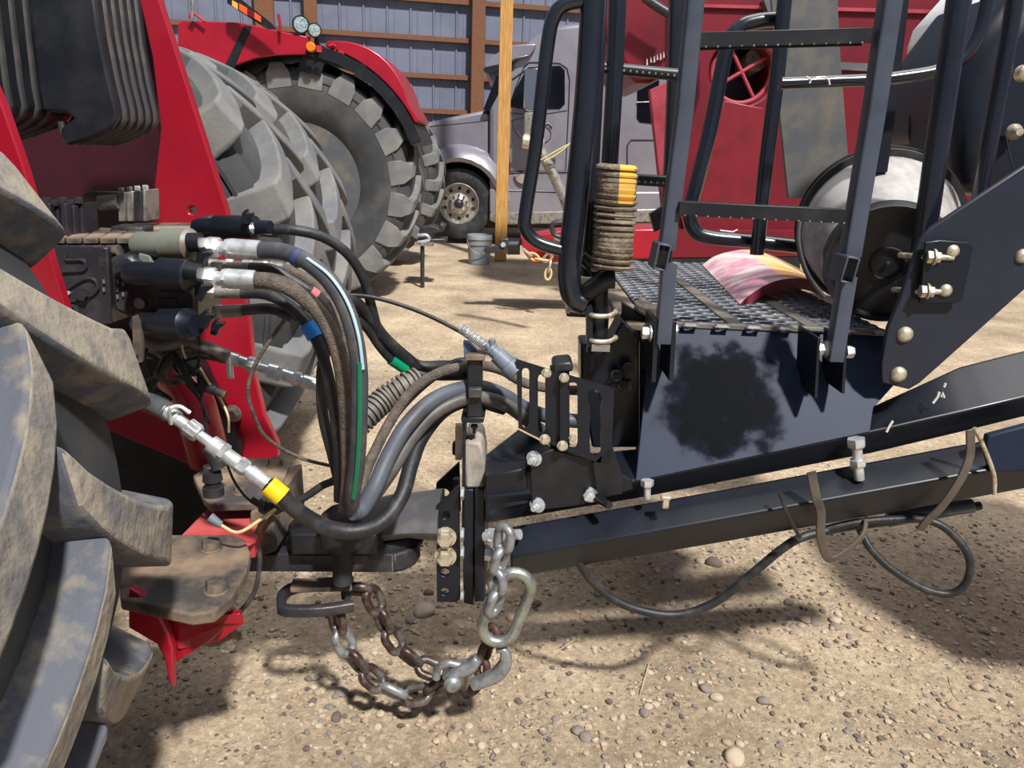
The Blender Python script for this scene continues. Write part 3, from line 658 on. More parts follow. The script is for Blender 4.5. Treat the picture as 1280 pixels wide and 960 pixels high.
# dusty bits, wires and brackets below the couplers
TG = thing('wiring_harness', 'tangle of dusty wires and hoses hanging below the couplers of the tractor', 'wires', (P(220, 450, 1.6).x, 1.62, 0))
rnd = random.Random(4)
for q, r, mm in (([(178, 425), (200, 432), (230, 428), (260, 434), (285, 445)], 7, CONDUIT), ([(180, 440), (210, 452), (250, 446), (282, 452)], 3, DUSTMET), ([(215, 425), (200, 460), (188, 490), (180, 500)], 4, HOSE),
                 ([(190, 418), (200, 440), (230, 455), (250, 470), (268, 490)], 3, HOSE), ([(235, 410), (228, 432), (232, 448)], 1.6, BEIGE), ([(205, 430), (225, 470), (250, 500), (262, 530)], 2, RUBD),
                 ([(195, 410), (180, 450), (190, 480), (215, 500)], 2.4, RUBD), ([(240, 435), (222, 440), (205, 465), (215, 480), (235, 470)], 4, DUSTMET), ([(250, 460), (262, 480), (275, 498), (285, 520), (286, 540)], 1.6, TWINE),
                 ([(200, 425), (208, 450), (196, 470), (172, 480)], 3, HOSEB), ([(215, 440), (230, 462), (238, 478), (252, 490)], 5, RUBD), ([(242, 405), (250, 430), (248, 470), (256, 520), (262, 565)], 2, RUBD)):
    bm = B(); tube(bm, [P(x, y, 1.58 + .05 * rnd.random()) for x, y in q], px2m(r, P(220, 450, 1.6)), 10); obj('wire', bm, mm, TG)
for x, y, dx, dy, r in ((250, 480, 20, 8, 7), (268, 488, 14, 6, 5), (232, 455, 14, 12, 6), (262, 560, 12, 25, 9), (196, 462, 10, 16, 5), (218, 470, 16, 6, 5)):
    bm = B(); cyl(bm, P(x, y, 1.6), P(x + dx, y + dy, 1.6), px2m(r, P(x, y, 1.6)), n=14); obj('connector', bm, RUBD if r > 5 else DUSTMET, TG)
bm = B(); p = P(265, 590, 1.6); lathe(bm, p, (0, 0, -1), [(0, .02), (.02, .022), (.021, .018), (.035, .018), (.036, .023), (.06, .023)], 18); obj('ribbed_plug', bm, RUBD, TG)

# ---- drawbar support plates (level, dusty)
def lplate(name, px, z, t, m, parent, bev=.004, holes=()):
    bm = B(); plate(bm, [PZ(x, y, z) for x, y in px], (0, 0, -t), [[PZ(x, y, z) for x, y in h] for h in holes]); return obj(name, bm, m, parent, bevel=bev)
lplate('support_plate', [(241, 594), (262, 580), (300, 572), (352, 572), (362, 580), (350, 612), (338, 628), (262, 630), (254, 622)], .585, .02, DUSTPL, T1)
lplate('support_plate', [(150, 668), (290, 668), (306, 674), (313, 690), (308, 715), (290, 745), (268, 764), (240, 768), (150, 748)], .545, .025, DUSTPL, T1)
for px, py, z, r, d in ((344, 582, .585, 9, 1), (262, 590, .585, 9, 1), (300, 616, .585, 8, 1), (264, 686, .545, 12, 1), (271, 738, .545, 14, 1)):
    p = PZ(px, py, z); bm = B(); rr = px2m(r, p); lathe(bm, p, (0, 0, 1), [(0, rr * 1.15), (.003, rr * 1.15)], 20); hexa(bm, p + V((0, 0, .003)), (.05, 0, 1), rr, rr * .8); obj('bolt', bm, DUSTMET, T1)
# red bracket between and under the plates
bm = B(); plate(bm, [PZ(262, 632, .535), PZ(338, 632, .535), PZ(318, 680, .535), PZ(215, 680, .535)], (0, 0, -.035)); obj('red_support', bm, mat('faded_pink_red', (190, 84, 84), (160, 40, 50), .6, scale=6), T1, bevel=.004)
bm = B(); pplate(bm, [(312, 640), (340, 632), (345, 690), (312, 700)], 1.56, .25); obj('drawbar_guide', bm, DUSTPL, T1, bevel=.006)
bm = B(); plate(bm, [PZ(190, 757, .50), PZ(252, 768, .50), PZ(304, 768, .50), PZ(270, 792, .44), PZ(222, 800, .44)], (0, 0, -.02)); obj('red_lip', bm, RED, T1)
bm = B(); pplate(bm, [(160, 735), (180, 747), (198, 768), (210, 792), (216, 812), (216, 862), (209, 848), (206, 826), (196, 806), (160, 785)], 1.24, .02)
pplate(bm, [(216, 806), (258, 772), (300, 768), (262, 803), (216, 832)], 1.27, .02)
obj('red_hook_bracket', bm, RED, T1, bevel=.004)
bm = B(); cyl(bm, P(262, 795, 1.32), P(295, 790, 1.32), .022); obj('lower_nut', bm, DUSTMET, T1)
bm = B(); hexa(bm, P(285, 775, 1.32), (0, 0, -1), .026, .045); obj('lower_nut', bm, DUSTMET, T1)
bm = B(); hexa(bm, P(283, 800, 1.33), (0, 0, -1), .016, .02); obj('lower_bolt', bm, ZINC, T1)
# drawbar
a, b = P(296, 693, 1.58), P(500, 690, 1.62)
bm = B(); zt = .432
p0 = PZ(300, 692, zt); p1 = PZ(492, 692, zt)
outl = [V((p0.x, p0.y, zt)), V((p1.x, p1.y, zt))]
for k in range(7):
    a_ = R(-90 + 180 * k / 6); outl.append(V((p1.x + .055 * math.cos(a_), p1.y + .07 + .07 * math.sin(a_), zt)))
outl.append(V((p0.x, p0.y + .14, zt)))
plate(bm, outl, (0, 0, -.05)); db = obj('drawbar', bm, DKMET, T1, bevel=.006)
lplate('hammer_strap', [(360, 655), (366, 648), (450, 640), (480, 660), (470, 668), (362, 668)], .50, .055, BLACKW, T1, .006)
bm = B(); pplate(bm, [(360, 668), (432, 664), (432, 690), (360, 690)], 1.62, .1); obj('strap_spacer', bm, BLACKW, T1, bevel=.006)
q = PZ(425, 628, .60); bm = B(); lathe(bm, V((q.x, q.y, .40)), (0, 0, 1), [(0, .022), (.09, .022), (.095, .045), (.14, .048), (.17, .042), (.185, .025), (.187, .001)], 28); obj('hitch_pin', bm, RUBD, T1)
q = P(432, 725, 1.6); bm = B(); cyl(bm, V((q.x, q.y, .33)), V((q.x, q.y, .40)), .012); obj('pin_end', bm, RUBD, T1)
# chain loop bracket under the drawbar
bm = B(); pr = rrect(.022, .026, .006)
lp = [PZ(x, y, .345) for x, y in ((442, 757), (400, 763), (358, 763), (352, 756), (354, 744), (368, 735), (400, 730), (442, 728))]
sweep(bm, smooth_path(lp, 6), pr); obj('chain_bracket', bm, DKMET, T1)
lplate('chain_bracket_plate', [(366, 722), (440, 722), (440, 734), (362, 736)], .375, .012, DUSTPL, T1, .003)
# ------------------------------------------------------------------ the air cart (right): tongue, platform, ladder, rails
AC = thing('air_cart', 'black air cart tongue with ladder, perforated platform and rails coupled behind the tractor', 'farm implement', (P(900, 600, 1.75).x, 1.75, 0))
def beam(name, secs, m, Y0, Yf, Yt, back, parent=AC, bev=.006, **k):
    """secs: (px, y top, y edge, y bottom)"""
    rs = []
    for x, yt, ye, yb in secs:
        t = P(x, yt, Yt); e = P(x, ye, Yf); b = P(x, yb, Y0)
        rs.append([b, e, t, V((t.x, t.y + .01, t.z - .012)), V((b.x, b.y + back, b.z))])
    bm = B(); rings(bm, rs); return obj(name, bm, m, parent, bevel=bev, seg=3, **k)
beam('main_beam', [(606, 578, 622, 655), (800, 560, 600, 623), (1090, 508, 539, 567), (1200, 458, 515, 541), (1330, 425, 485, 509)], BLACK, 1.635, 1.60, 1.72, .12)
beam('lower_tube', [(638, 658, 697, 723), (900, 612, 650, 679), (1240, 548, 588, 619), (1340, 530, 569, 600)], BLACK, 1.60, 1.55, 1.62, .08)
bm = B(); pplate(bm, [(1232, 562), (1236, 545), (1330, 520), (1330, 590), (1240, 590)], 1.545, .02); obj('sunlit_tube_end', bm, PLATE, AC, bevel=.004)  # lighter plate stands in for the sunlit end of the tube
# platform: slanted skirt plate, perforated deck
A_, B_, C_, D_ = P(815, 404, 1.76), P(1106, 420, 1.76), P(1088, 540, 1.60), P(794, 602, 1.60)
bm = B(); plate(bm, [A_, B_, P(1128, 470, 1.70), P(1092, 510, 1.635), C_, D_], (0, .012, -.004)); sk = obj('skirt_plate', bm, PLATE, AC, bevel=.002)
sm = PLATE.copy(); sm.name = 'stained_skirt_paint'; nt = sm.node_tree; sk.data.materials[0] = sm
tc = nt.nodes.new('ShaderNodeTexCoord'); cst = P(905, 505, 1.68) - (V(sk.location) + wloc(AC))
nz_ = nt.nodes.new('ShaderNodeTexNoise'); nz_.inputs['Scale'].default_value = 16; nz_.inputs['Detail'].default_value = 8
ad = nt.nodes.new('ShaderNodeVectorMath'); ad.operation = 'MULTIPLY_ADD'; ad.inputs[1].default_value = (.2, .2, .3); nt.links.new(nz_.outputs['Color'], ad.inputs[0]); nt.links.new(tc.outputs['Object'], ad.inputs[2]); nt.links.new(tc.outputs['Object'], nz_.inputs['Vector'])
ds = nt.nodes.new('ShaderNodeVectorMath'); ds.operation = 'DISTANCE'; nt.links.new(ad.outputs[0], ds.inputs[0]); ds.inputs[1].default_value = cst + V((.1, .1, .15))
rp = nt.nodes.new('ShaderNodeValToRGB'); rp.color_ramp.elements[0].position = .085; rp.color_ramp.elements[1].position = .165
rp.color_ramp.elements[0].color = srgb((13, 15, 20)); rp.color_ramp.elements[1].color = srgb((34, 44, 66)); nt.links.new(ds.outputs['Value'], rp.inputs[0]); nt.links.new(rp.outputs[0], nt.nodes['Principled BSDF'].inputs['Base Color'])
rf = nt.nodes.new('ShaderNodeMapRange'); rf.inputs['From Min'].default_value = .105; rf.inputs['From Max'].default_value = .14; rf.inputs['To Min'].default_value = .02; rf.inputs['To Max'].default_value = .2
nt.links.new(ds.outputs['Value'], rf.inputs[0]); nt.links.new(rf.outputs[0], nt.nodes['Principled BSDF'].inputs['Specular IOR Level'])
dz = A_.z
bl = PZ(770, 352, dz); br = PZ(1108, 330, dz)
dk0 = V((A_.x, A_.y, dz))
bm = B(); nx, ny = 15, 24
x0, x1 = A_.x - .005, B_.x; y0, y1 = A_.y, A_.y + 1.12
def deckpt(u, v):
    return V((x0 + (x1 - x0) * u - .0 * v, y0 + (y1 - y0) * v, dz))
cw, chh = (x1 - x0) / nx, (y1 - y0) / ny
for i in range(nx):
    for j in range(ny):
        cx = x0 + cw * (i + .5); cy = y0 + chh * (j + (.5 if i % 2 else .0))
        off = 0
        if i in (5, 10):      # seams between the planks
            vs = [bm.verts.new(V((cx + a * cw / 2, cy + b * chh / 2, dz))) for a, b in ((-1, -1), (1, -1), (1, 1), (-1, 1))]; bm.faces.new(vs); continue
        out = []; inn = []; low = []
        for k in range(12):
            a = 2 * PI * (k + .5) / 12; c_, s_ = math.cos(a), math.sin(a); m_ = max(abs(c_), abs(s_))
            out.append(bm.verts.new(V((cx + c_ / m_ * cw / 2, cy + s_ / m_ * chh / 2, dz))))
            inn.append(bm.verts.new(V((cx + c_ * cw * .43, cy + s_ * chh * .40, dz + .005))))
            low.append(bm.verts.new(V((cx + c_ * cw * .36, cy + s_ * chh * .33, dz - .008))))
        for k in range(12):
            n_ = (k + 1) % 12
            bm.faces.new((out[k], out[n_], inn[n_], inn[k])); bm.faces.new((inn[k], inn[n_], low[n_], low[k]))
        vs = [bm.verts.new(V((cx + a * cw / 2, cy + b * chh / 2, dz))) for a, b in ((-1, -1), (1, -1), (1, 1), (-1, 1))]
        # corner fill
        for q, (a, b) in zip(vs, ((-1, -1), (1, -1), (1, 1), (-1, 1))):
            near = sorted(out, key=lambda v: (v.co - q.co).length)[:2]
            try: bm.faces.new((q, near[0], near[1]))
            except ValueError: pass
deck = obj('perforated_deck', bm, DUSTMET if False else mat('deck_steel', (104, 108, 116), (150, 146, 140), .35, .3, scale=9, lo=.5, hi=.75), AC, smooth=True)
for xx in (x0, x0 + cw * 5.5, x0 + cw * 10.5, x1):
    bm = B(); box(bm, V((xx, (y0 + y1) / 2, dz - .025)), (.03, y1 - y0, .04)); obj('deck_rib', bm, BLACKW, AC)
bm = B(); box(bm, V((x0 - .03, (y0 + y1) / 2 - .1, dz - .012)), (.06, y1 - y0 - .2, .018)); obj('deck_edge', bm, DUSTMET, AC, bevel=.004)
bm = B(); pplate(bm, [(778, 378), (815, 402), (812, 470), (800, 470), (776, 430)], 1.80, .03); obj('deck_end_plate', bm, BLACKW, AC, bevel=.004)
bm = B(); plate(bm, [P(792, 386, 1.80), P(815, 404, 1.77), P(838, 395, 1.80), P(800, 372, 1.9)], (0, 0, .006)); obj('corner_cap', bm, DUSTMET, AC, bevel=.003)

for xx, ww in ((x0 + cw * 5.5, cw * .9), (x0 + cw * 10.5, cw * .9)):
    bm = B(); box(bm, V((xx, (y0 + y1) / 2, dz + .001)), (ww, y1 - y0, .008)); obj('plank_edge', bm, mat('dusty_strip', (92, 88, 84), (120, 112, 102), .7, scale=16), AC, bevel=.002)
bm = B(); box(bm, V(((x0 + x1) / 2, y0 + .004, dz - .002)), (x1 - x0, .02, .012)); obj('front_lip', bm, MATS['dusty_strip'], AC, bevel=.002)
# big side gusset plate
bm = B(); pplate(bm, [(1330, 175), (1165, 284), (1150, 300), (1126, 372), (1110, 410), (1102, 455), (1103, 479), (1137, 487), (1150, 479), (1205, 430), (1330, 318)], 1.62, .014)
gp_ = obj('side_gusset_plate', bm, mat('gusset_paint', (32, 38, 50), (38, 45, 58), .42, scale=4), AC, bevel=.003)
dome('carriage_bolt', 1131, 418, 1.62, 10, AC); dome('carriage_bolt', 1123, 468, 1.62, 10, AC); dome('carriage_bolt', 1278, 320, 1.62, 9, AC)
# rails: clamp post
def sq(name, pts, w_, h_=None, Y=None, m=BLACK, rad=.006, par=AC, raw=True, **k):
    bm = B(); sqtube(bm, pts, w_, h_, rad, Y, raw=raw); return obj(name, bm, m, par, **k)
def rt(name, pts, r_, Y=None, m=BLACKG, par=AC, raw=False, closed=False, n=16, **k):
    bm = B(); rtube(bm, pts, r_, Y, n=n, raw=raw, closed=closed); return obj(name, bm, m, par, **k)
rt('clamp_post', [(1203, -30), (1172, 180), (1148, 345), (1128, 440)], 13.5, 1.70)
bm = B(); pplate(bm, [(1157, 303), (1175, 300), (1212, 303), (1217, 309), (1203, 376), (1198, 379), (1150, 379)], 1.60, .008); cpn = obj('clamp_plate', bm, BLACK, AC, bevel=.002)
for y, x in ((319, 1128), (362, 1120)):
    bm = B(); tube(bm, [P(x + 32, y + 3, 1.615), P(x + 12, y + 1, 1.64), P(x, y, 1.66), P(x - 3, y, 1.70), P(x + 2, y, 1.76), P(x + 30, y, 1.78)], .006, 10); obj('u_bolt', bm, GALV, AC)
    bm = B(); p = P(x + 30, y + 2, 1.60); hexa(bm, p, (1, -.1, .02), .014, .012); lathe(bm, p, (1, -.1, .02), [(.012, .017), (.016, .017)], 16); hexa(bm, p + V((.018, 0, 0)), (1, -.1, 0), .012, .01); cyl(bm, p, p + V((.055, 0, 0)), .006); obj('clamp_nut', bm, GALV, AC)
dome('clamp_bolt', 1191, 314, 1.60, 8, AC); dome('clamp_bolt', 1182, 363, 1.60, 8, AC)
# hoop hand rails behind
rt('hand_rail', [(976, 104), (1030, 102), (1085, 100)], 7.5, 1.98)
rt('hand_rail', [(1100, 100), (1150, 93), (1172, 88), (1200, 76), (1222, 45), (1234, 0), (1238, -30)], 8, 1.86)
rt('rail_post', [(1272, -30), (1262, 40), (1240, 160), (1222, 262)], 10, 1.9)
rt('rail_post', [(984, -30), (972, 90), (958, 200), (946, 318)], 9, 2.15)
rt('guard_hoop', [(972, 24), (945, 27), (925, 35), (908, 62), (888, 160), (868, 240), (862, 262), (866, 285), (885, 296), (945, 302), (1010, 309), (1060, 312)], 9, 2.2)
rt('paint_chip', [(900, 288), (916, 290), (922, 287)], 1, 2.15, WHITEP, raw=True, n=6)
rt('paint_chip', [(1008, 104 - 8), (1014, 100), (1012, 104)], 1.3, 1.94, WHITEP, raw=True, n=6)
rt('paint_chip', [(1020, 97), (1030, 96), (1036, 100), (1037, 106)], 1.2, 1.94, WHITEP, raw=True, n=6)
# ladder nearest the camera
def ladder_rail(pts, w_): return sq('ladder_rail', pts, w_, w_ * 1.25, 1.60, PLATE if False else mat('rail_paint', (70, 77, 92), (58, 64, 76), .38, scale=8, spec=.6), rad=.004)
sq('ladder_rail', [(871, -30), (855, 140), (833, 312)], 21, 24, 1.62, MATS['rail_paint'] if 'rail_paint' in MATS else mat('rail_paint', (70, 77, 92), (58, 64, 76), .38, scale=8, spec=.6))
sq('ladder_rail', [(1117, -30), (1092, 140), (1062, 320)], 23, 26, 1.62, MATS['rail_paint'])
for pts in ([(836, 330), (828, 428)], [(1059, 345), (1042, 450)]):
    sq('ladder_extension', pts, 18, 20, 1.61, MATS['rail_paint'], rad=.003)
for x, y in ((831, 322), (1063, 338)):
    s = 1 if x < 900 else 1
    bm = B(); c0 = P(x - 3 if x < 900 else x, y, 1.56); R0 = Matrix.Rotation(R(8 if x < 900 else 8), 3, 'Y')
    w2, h2 = .024, .05
    for dx, dy_, sx, sz in ((-w2 / 2, 0, .004, h2), (w2 / 2, 0, .004, h2), (0, h2 / 2, w2, .004), (0, -h2 / 2, w2, .004)):
        box(bm, c0 + R0 @ V((dx, .035, dy_)), (sx, .07, sz), R0)
    obj('rail_sleeve', bm, MATS['rail_paint'], AC, bevel=.001)
def rung(name, x0_, y0_, x1_, y1_, Y, hpx, dep, teeth=True, m=BLACKW):
    a, b = P(x0_, y0_, Y), P(x1_, y1_, Y); h = px2m(hpx, a); d = (b - a); L = d.length; d.normalize()
    n_ = V((0, 1, 0)); u = V((0, 0, 1))
    bm = B(); pr = [a, a - u * h, a - u * h + n_ * .003, a - u * .004 + n_ * .003, a - u * .004 + n_ * (dep - .003), a - u * h + n_ * (dep - .003), a - u * h + n_ * dep, a + n_ * dep]
    rings(bm, [pr, [p + d * L for p in pr]]); o = obj(name, bm, m, AC, bevel=.001)
    if teeth:
        bm = B(); k = 0
        while k * .023 + .012 < L:
            c = a + d * (k * .023 + .012) - u * (h * .98) ; lathe(bm, c - V((0, .001, 0)), (0, -1, 0), [(0, .0022), (.002, .002), (.003, .001)], 8); k += 1
        obj('grip_teeth', bm, ZINCD, o)
    return o
rung('ladder_rung', 876, 40, 1092, 34, 1.61, 18, .045)
rung('ladder_rung', 850, 252, 1058, 262, 1.59, 17, .05)
# far ladder, left and behind
sq('ladder_rail', [(846, -30), (842, 120), (834, 300), (828, 335)], 15, 20, 1.95, BLACK)
sq('ladder_rail', [(1128, -30), (1108, 140), (1098, 215)], 16, 20, 1.95, BLACK)
def prung(x0_, y0_, x1_, y1_, Y, r):
    a, b = P(x0_, y0_, Y), P(x1_, y1_, Y); rr = px2m(r, a); bm = B(); sweep(bm, [a, b], rrect(rr * 2.6, rr * 2, rr * .8)); o = obj('ladder_rung', bm, BLACKW, AC)
    d = (b - a).normalized(); bm = B(); k = 0
    while k * .014 < (b - a).length:
        lathe(bm, a + d * (k * .014) + V((0, -rr * 1.28, -rr * .3)), (0, -1, -.2), [(0, .003), (.003, .002)], 6); k += 1
    obj('grip_teeth', bm, ZINCD, o)
prung(748, 84, 852, 94, 1.85, 7); prung(790, 224, 838, 227, 1.85, 7)
bm = B(); pplate(bm, [(812, 268), (838, 252), (838, 282), (818, 290)], 1.9, .02); obj('step_bracket', bm, BLACK, AC)
# tall front rail with its round foot, hoop and posts (left of the ladder)
rt('hoop_post', [(744, -30), (734, 120), (722, 240), (713, 320), (712, 352), (718, 372), (732, 380)], 15, 1.66)
rt('hoop_post', [(752, -30), (744, 150), (738, 270), (734, 345)], 8, 1.72, BLACK)
rt('guard_hoop', [(732, 0), (706, 6), (692, 22), (684, 60), (670, 180), (657, 265), (657, 285), (668, 300), (690, 309), (722, 316)], 8.5, 1.66)
rt('rail_post', [(773, -30), (768, 100), (760, 240), (755, 345)], 10.5, 1.84)
rt('elbow', [(727, 372), (738, 362), (757, 350), (768, 349)], 12, 1.66, BLACKW)
rt('elbow', [(727, 320), (735, 328), (744, 338), (748, 350)], 8, 1.70, BLACKW)
rt('foot_pipe', [(747, 352), (748, 400), (746, 440)], 13, 1.68, BLACK, raw=True)
bm = B(); pplate(bm, [(708, 372), (735, 372), (750, 380), (750, 398), (708, 396)], 1.70, .06); obj('foot_bracket', bm, BLACK, AC, bevel=.004)
bm = B(); pplate(bm, [(726, 430), (762, 430), (778, 400), (800, 420), (800, 560), (740, 560), (726, 475)], 1.74, .1); obj('foot_column', bm, BLACK, AC, bevel=.006)
bm = B(); pplate(bm, [(733, 384), (738, 380), (741, 384), (741, 432), (736, 434), (733, 430)], 1.64, .02); obj('clamp_strap', bm, BLACKW, AC)
for y in (393, 425):
    bm = B(); tube(bm, [P(738, y - 4, 1.68), P(738, y, 1.645), P(746, y + 2, 1.635), P(760, y + 2, 1.64), P(769, y - 2, 1.66), P(769, y - 4, 1.70)], .0055, 10); obj('u_bolt', bm, GALV, AC)
bm = B(); p = P(751, 435, 1.635); box(bm, p, (.04, .002, .016)); obj('worn_label', bm, ZINCD, AC)
bm = B(); p = P(712, 388, 1.69); hexa(bm, p, (-1, 0, 0), .008, .008); cyl(bm, p, P(732, 391, 1.69), .004); obj('clamp_nut', bm, GALV, AC)
for q in ([(764, 478), (780, 450), (798, 466), (790, 480)],): 
    pass
for x, y, r in ((770, 470, 8), (785, 461, 8), (778, 482, 8)):
    bm = B(); cyl(bm, P(x, y, 1.73), P(x, y, 1.60 + .1), px2m(r, P(x, y, 1.7)), n=18); obj('hose_end', bm, RUBD, AC, bevel=.004)
# bolts at the ladder feet
for x, y in ((807, 416), (842, 412), (1026, 436), (1062, 440)):
    p = P(x, y, 1.62); bm = B(); hexa(bm, p - V((.008, 0, 0)), (1, 0, 0), .014, .016); lathe(bm, p + V((.008 if x in (807, 1026) else -.02, 0, 0)), (1, 0, 0), [(0, .018), (.004, .018)], 14); obj('pivot_bolt', bm, ZINC, AC)
for x0_, x1_, ya, yb in ((818, 824, 400, 478), (840, 846, 402, 476), (1022, 1026, 422, 498), (1056, 1060, 424, 492)):
    bm = B(); pplate(bm, [(x0_, ya), (x1_, ya), (x1_ - 4, yb), (x0_ - 4, yb)], 1.60, .12); obj('ladder_bracket', bm, BLACK, AC, bevel=.001)
# studs through the beam
p = P(1070, 548, 1.585); bm = B(); hexa(bm, p, (.2, -.1, -1), .02, .02); q = p + V((.2, -.1, -1)).normalized() * .02; d = V((.2, -.1, -1)).normalized()
cyl(bm, q, q + d * .075, .011); hexa(bm, q + d * .028, d, .018, .016); obj('adjusting_bolt', bm, ZINC, AC)
p = P(809, 600, 1.585); bm = B(); hexa(bm, p, (.05, -.1, -1), .015, .015); cyl(bm, p, p + V((.004, 0, -.045)), .008); obj('adjusting_bolt', bm, ZINC, AC)
bm = B(); box(bm, P(832, 629, 1.55), (.014, .01, .024)); box(bm, P(832, 622, 1.55), (.022, .012, .008)); obj('small_clip', bm, GALV, AC, bevel=.002)
# white scratches on the beam
for q in ([(1108, 540), (1112, 532), (1116, 526)], [(1166, 504), (1172, 496), (1174, 490)], [(1180, 484), (1182, 479)], [(1176, 496), (1178, 490), (1180, 497)]):
    rt('paint_scratch', q, 1.6, 1.6, WHITEP, n=6, raw=True)

# ------------------------------------------------------------------ hitch end of the cart
# vertical bolt plates
bm = B(); hl = [ell(557, 644, 5, 5, 12), ell(556, 716, 6, 5, 12), ell(556, 740, 5.5, 4.5, 12)]
pplate(bm, [(545, 634), (552, 628), (574, 607), (575, 750), (570, 753), (546, 753)], 1.66, .014, holes=hl); obj('bolt_plate', bm, BLACK, AC, bevel=.002)
bm = B(); pplate(bm, [(545, 605), (574, 578), (576, 640), (545, 660)], 1.86, .014, holes=[ell(556, 617, 5.5, 5.5, 12)]); obj('bolt_plate', bm, BLACK, AC, bevel=.002)
for y in (671, 695): bolt('hex_bolt', 557, y, 1.66, 11, AC, GALV, h=.018)
bm = B(); pplate(bm, [(579, 612), (592, 612), (592, 757), (579, 754)], 1.655, .22); obj('hitch_slab', bm, BLACK, AC, bevel=.003)
bm = B(); pplate(bm, [(593, 612), (606, 612), (606, 752), (593, 753)], 1.65, .22); obj('hitch_slab', bm, BLACK, AC, bevel=.003)
bm = B(); pplate(bm, [(581, 555), (583, 552), (600, 553), (603, 560), (606, 580), (606, 611), (581, 611)], 1.66, .14); obj('hitch_block', bm, mat('pale_dusty_steel', (168, 160, 150), (120, 114, 108), .7, scale=14, bump=.15), AC, bevel=.008)
for x, y, l in ((613, 584, .05), (613, 595, .05), (613, 615, .015), (613, 671, .03), (613, 691, .03)):
    p = P(606, y, 1.64 if y > 600 else 1.74); bm = B(); hexa(bm, p, (1, 0, 0), .018, .018); cyl(bm, p, p + V((.02 + l, 0, 0)), .010); obj('hex_nut', bm, ZINC if y > 600 else GALV, AC)
for y in (617, 668, 691, 745):
    p = P(576, y, 1.645); bm = B(); hexa(bm, p, (1, 0, 0), .016, .008); obj('hex_nut', bm, ZINC, AC)
for y, Y in ((560, 1.75), (605, 1.8)):
    p = P(574, y, Y); bm = B(); hexa(bm, p, (-1, 0, 0), .018, .016); obj('hex_bolt', bm, BLACKW, AC)
# swivel tongue casting
rs = []
for x, yt, yb, r_ in ((395, 668, 700, 1), (440, 655, 700, 1), (480, 645, 694, 1), (510, 643, 690, 1), (546, 636, 697, 1)):
    t = P(x, yt, 1.70); b = P(x, yb, 1.62); h_ = (t.z - b.z); c = P(x, (yt + yb) / 2, 1.62); 
    rs.append([V((c.x, 1.72 + .10 * math.cos(a), c.z + .5 * (abs(P(x, yt, 1.66).z - b.z)) * math.sin(a))) for a in [2 * PI * k / 16 for k in range(16)]])
bm = B(); rings(bm, rs); obj('swivel_tongue', bm, mat('worn_grey_steel', (74, 74, 78), (112, 104, 96), .45, scale=10, lo=.5, hi=.75), AC)
bm = B(); q = P(468, 682, 1.66); lathe(bm, V((q.x, 1.74, q.z - .035)), (0, 0, 1), [(0, .09), (.012, .11), (.03, .112), (.05, .10), (.06, .07)], 36); obj('swivel_ring', bm, ZINCD if False else BLACKW, AC)
bm = B(); pplate(bm, [(510, 640), (542, 630), (545, 640), (545, 648), (515, 644)], 1.8, .012); obj('tongue_gusset', bm, BLACK, AC)
# hose clamp tower
bm = B(); pplate(bm, [(578, 528), (582, 528), (582, 665), (577, 665)], 1.66, .05); obj('clamp_arm', bm, BLACKW, AC)
bm = B(); pplate(bm, [(576, 522), (606, 522), (604, 529), (577, 529)], 1.64, .09); obj('clamp_shelf', bm, BLACKW, AC, bevel=.002)
bm = B(); pplate(bm, [(584, 448), (603, 448), (603, 486), (601, 500), (604, 522), (583, 522)], 1.64, .035); ck = obj('hose_clamp', bm, PLAST, AC, bevel=.004)
bm = B(); pplate(bm, [(585, 486), (602, 486), (602, 498), (585, 498)], 1.625, .02); obj('clamp_latch', bm, PLASTG, ck, bevel=.003)
bm = B(); pplate(bm, [(581, 444), (606, 444), (606, 451), (581, 451)], 1.63, .06); obj('clamp_cap', bm, DUSTMET, ck, bevel=.002)
bm = B(); pplate(bm, [(579, 427), (586, 428), (604, 446), (580, 446)], 1.66, .02); obj('clamp_tip', bm, mat('blue_grey_plate', (88, 98, 134), (76, 84, 118), .4), AC)
bm = B(); p = P(593, 531, 1.66); hexa(bm, p, (0, 0, -1), .008, .008); cyl(bm, p, p - V((0, 0, .02)), .004); obj('clamp_nut', bm, BLACKW, AC)
bm = B(); pplate(bm, [(569, 534), (577, 534), (577, 575), (569, 575)], 1.72, .03); obj('rear_spacer', bm, ZINCD, AC)
# slotted bracket plates
def slot(x, y0_, y1_, w_=4.5, sk=0):
    return [(x - w_, y0_ + w_), (x - w_ * .7, y0_ + 1), (x, y0_), (x + w_ * .7, y0_ + 1), (x + w_, y0_ + w_), (x + w_ + sk, y1_ - w_), (x + w_ * .7 + sk, y1_ - 1), (x + sk, y1_), (x - w_ * .7 + sk, y1_ - 1), (x - w_ + sk, y1_ - w_)]
bm = B(); pplate(bm, [(645, 449), (690, 463), (712, 469), (712, 564), (690, 556), (648, 535)], 1.60, .005, holes=[slot(657, 460, 535), slot(677, 468, 542)]); obj('slotted_plate', bm, BLACK, AC)
bm = B(); pplate(bm, [(700, 466), (760, 483), (768, 487), (764, 575), (758, 581), (735, 574), (700, 560)], 1.585, .005, holes=[slot(716, 478, 560, 6), [(735, 489), (742, 486), (750, 490), (753, 500), (751, 508), (751, 565), (744, 570), (738, 566), (737, 540), (738, 508), (734, 500)]]); obj('slotted_plate', bm, BLACK, AC)
bm = B(); pplate(bm, [(688, 462), (712, 462), (712, 570), (711, 612), (698, 612), (688, 560)], 1.62, .045); obj('bracket_post', bm, BLACKW, AC, bevel=.004)
bm = B(); pplate(bm, [(690, 459), (693, 454), (713, 452), (717, 457), (716, 465), (692, 467)], 1.60, .07); obj('post_cap', bm, PLAST, AC, bevel=.006)
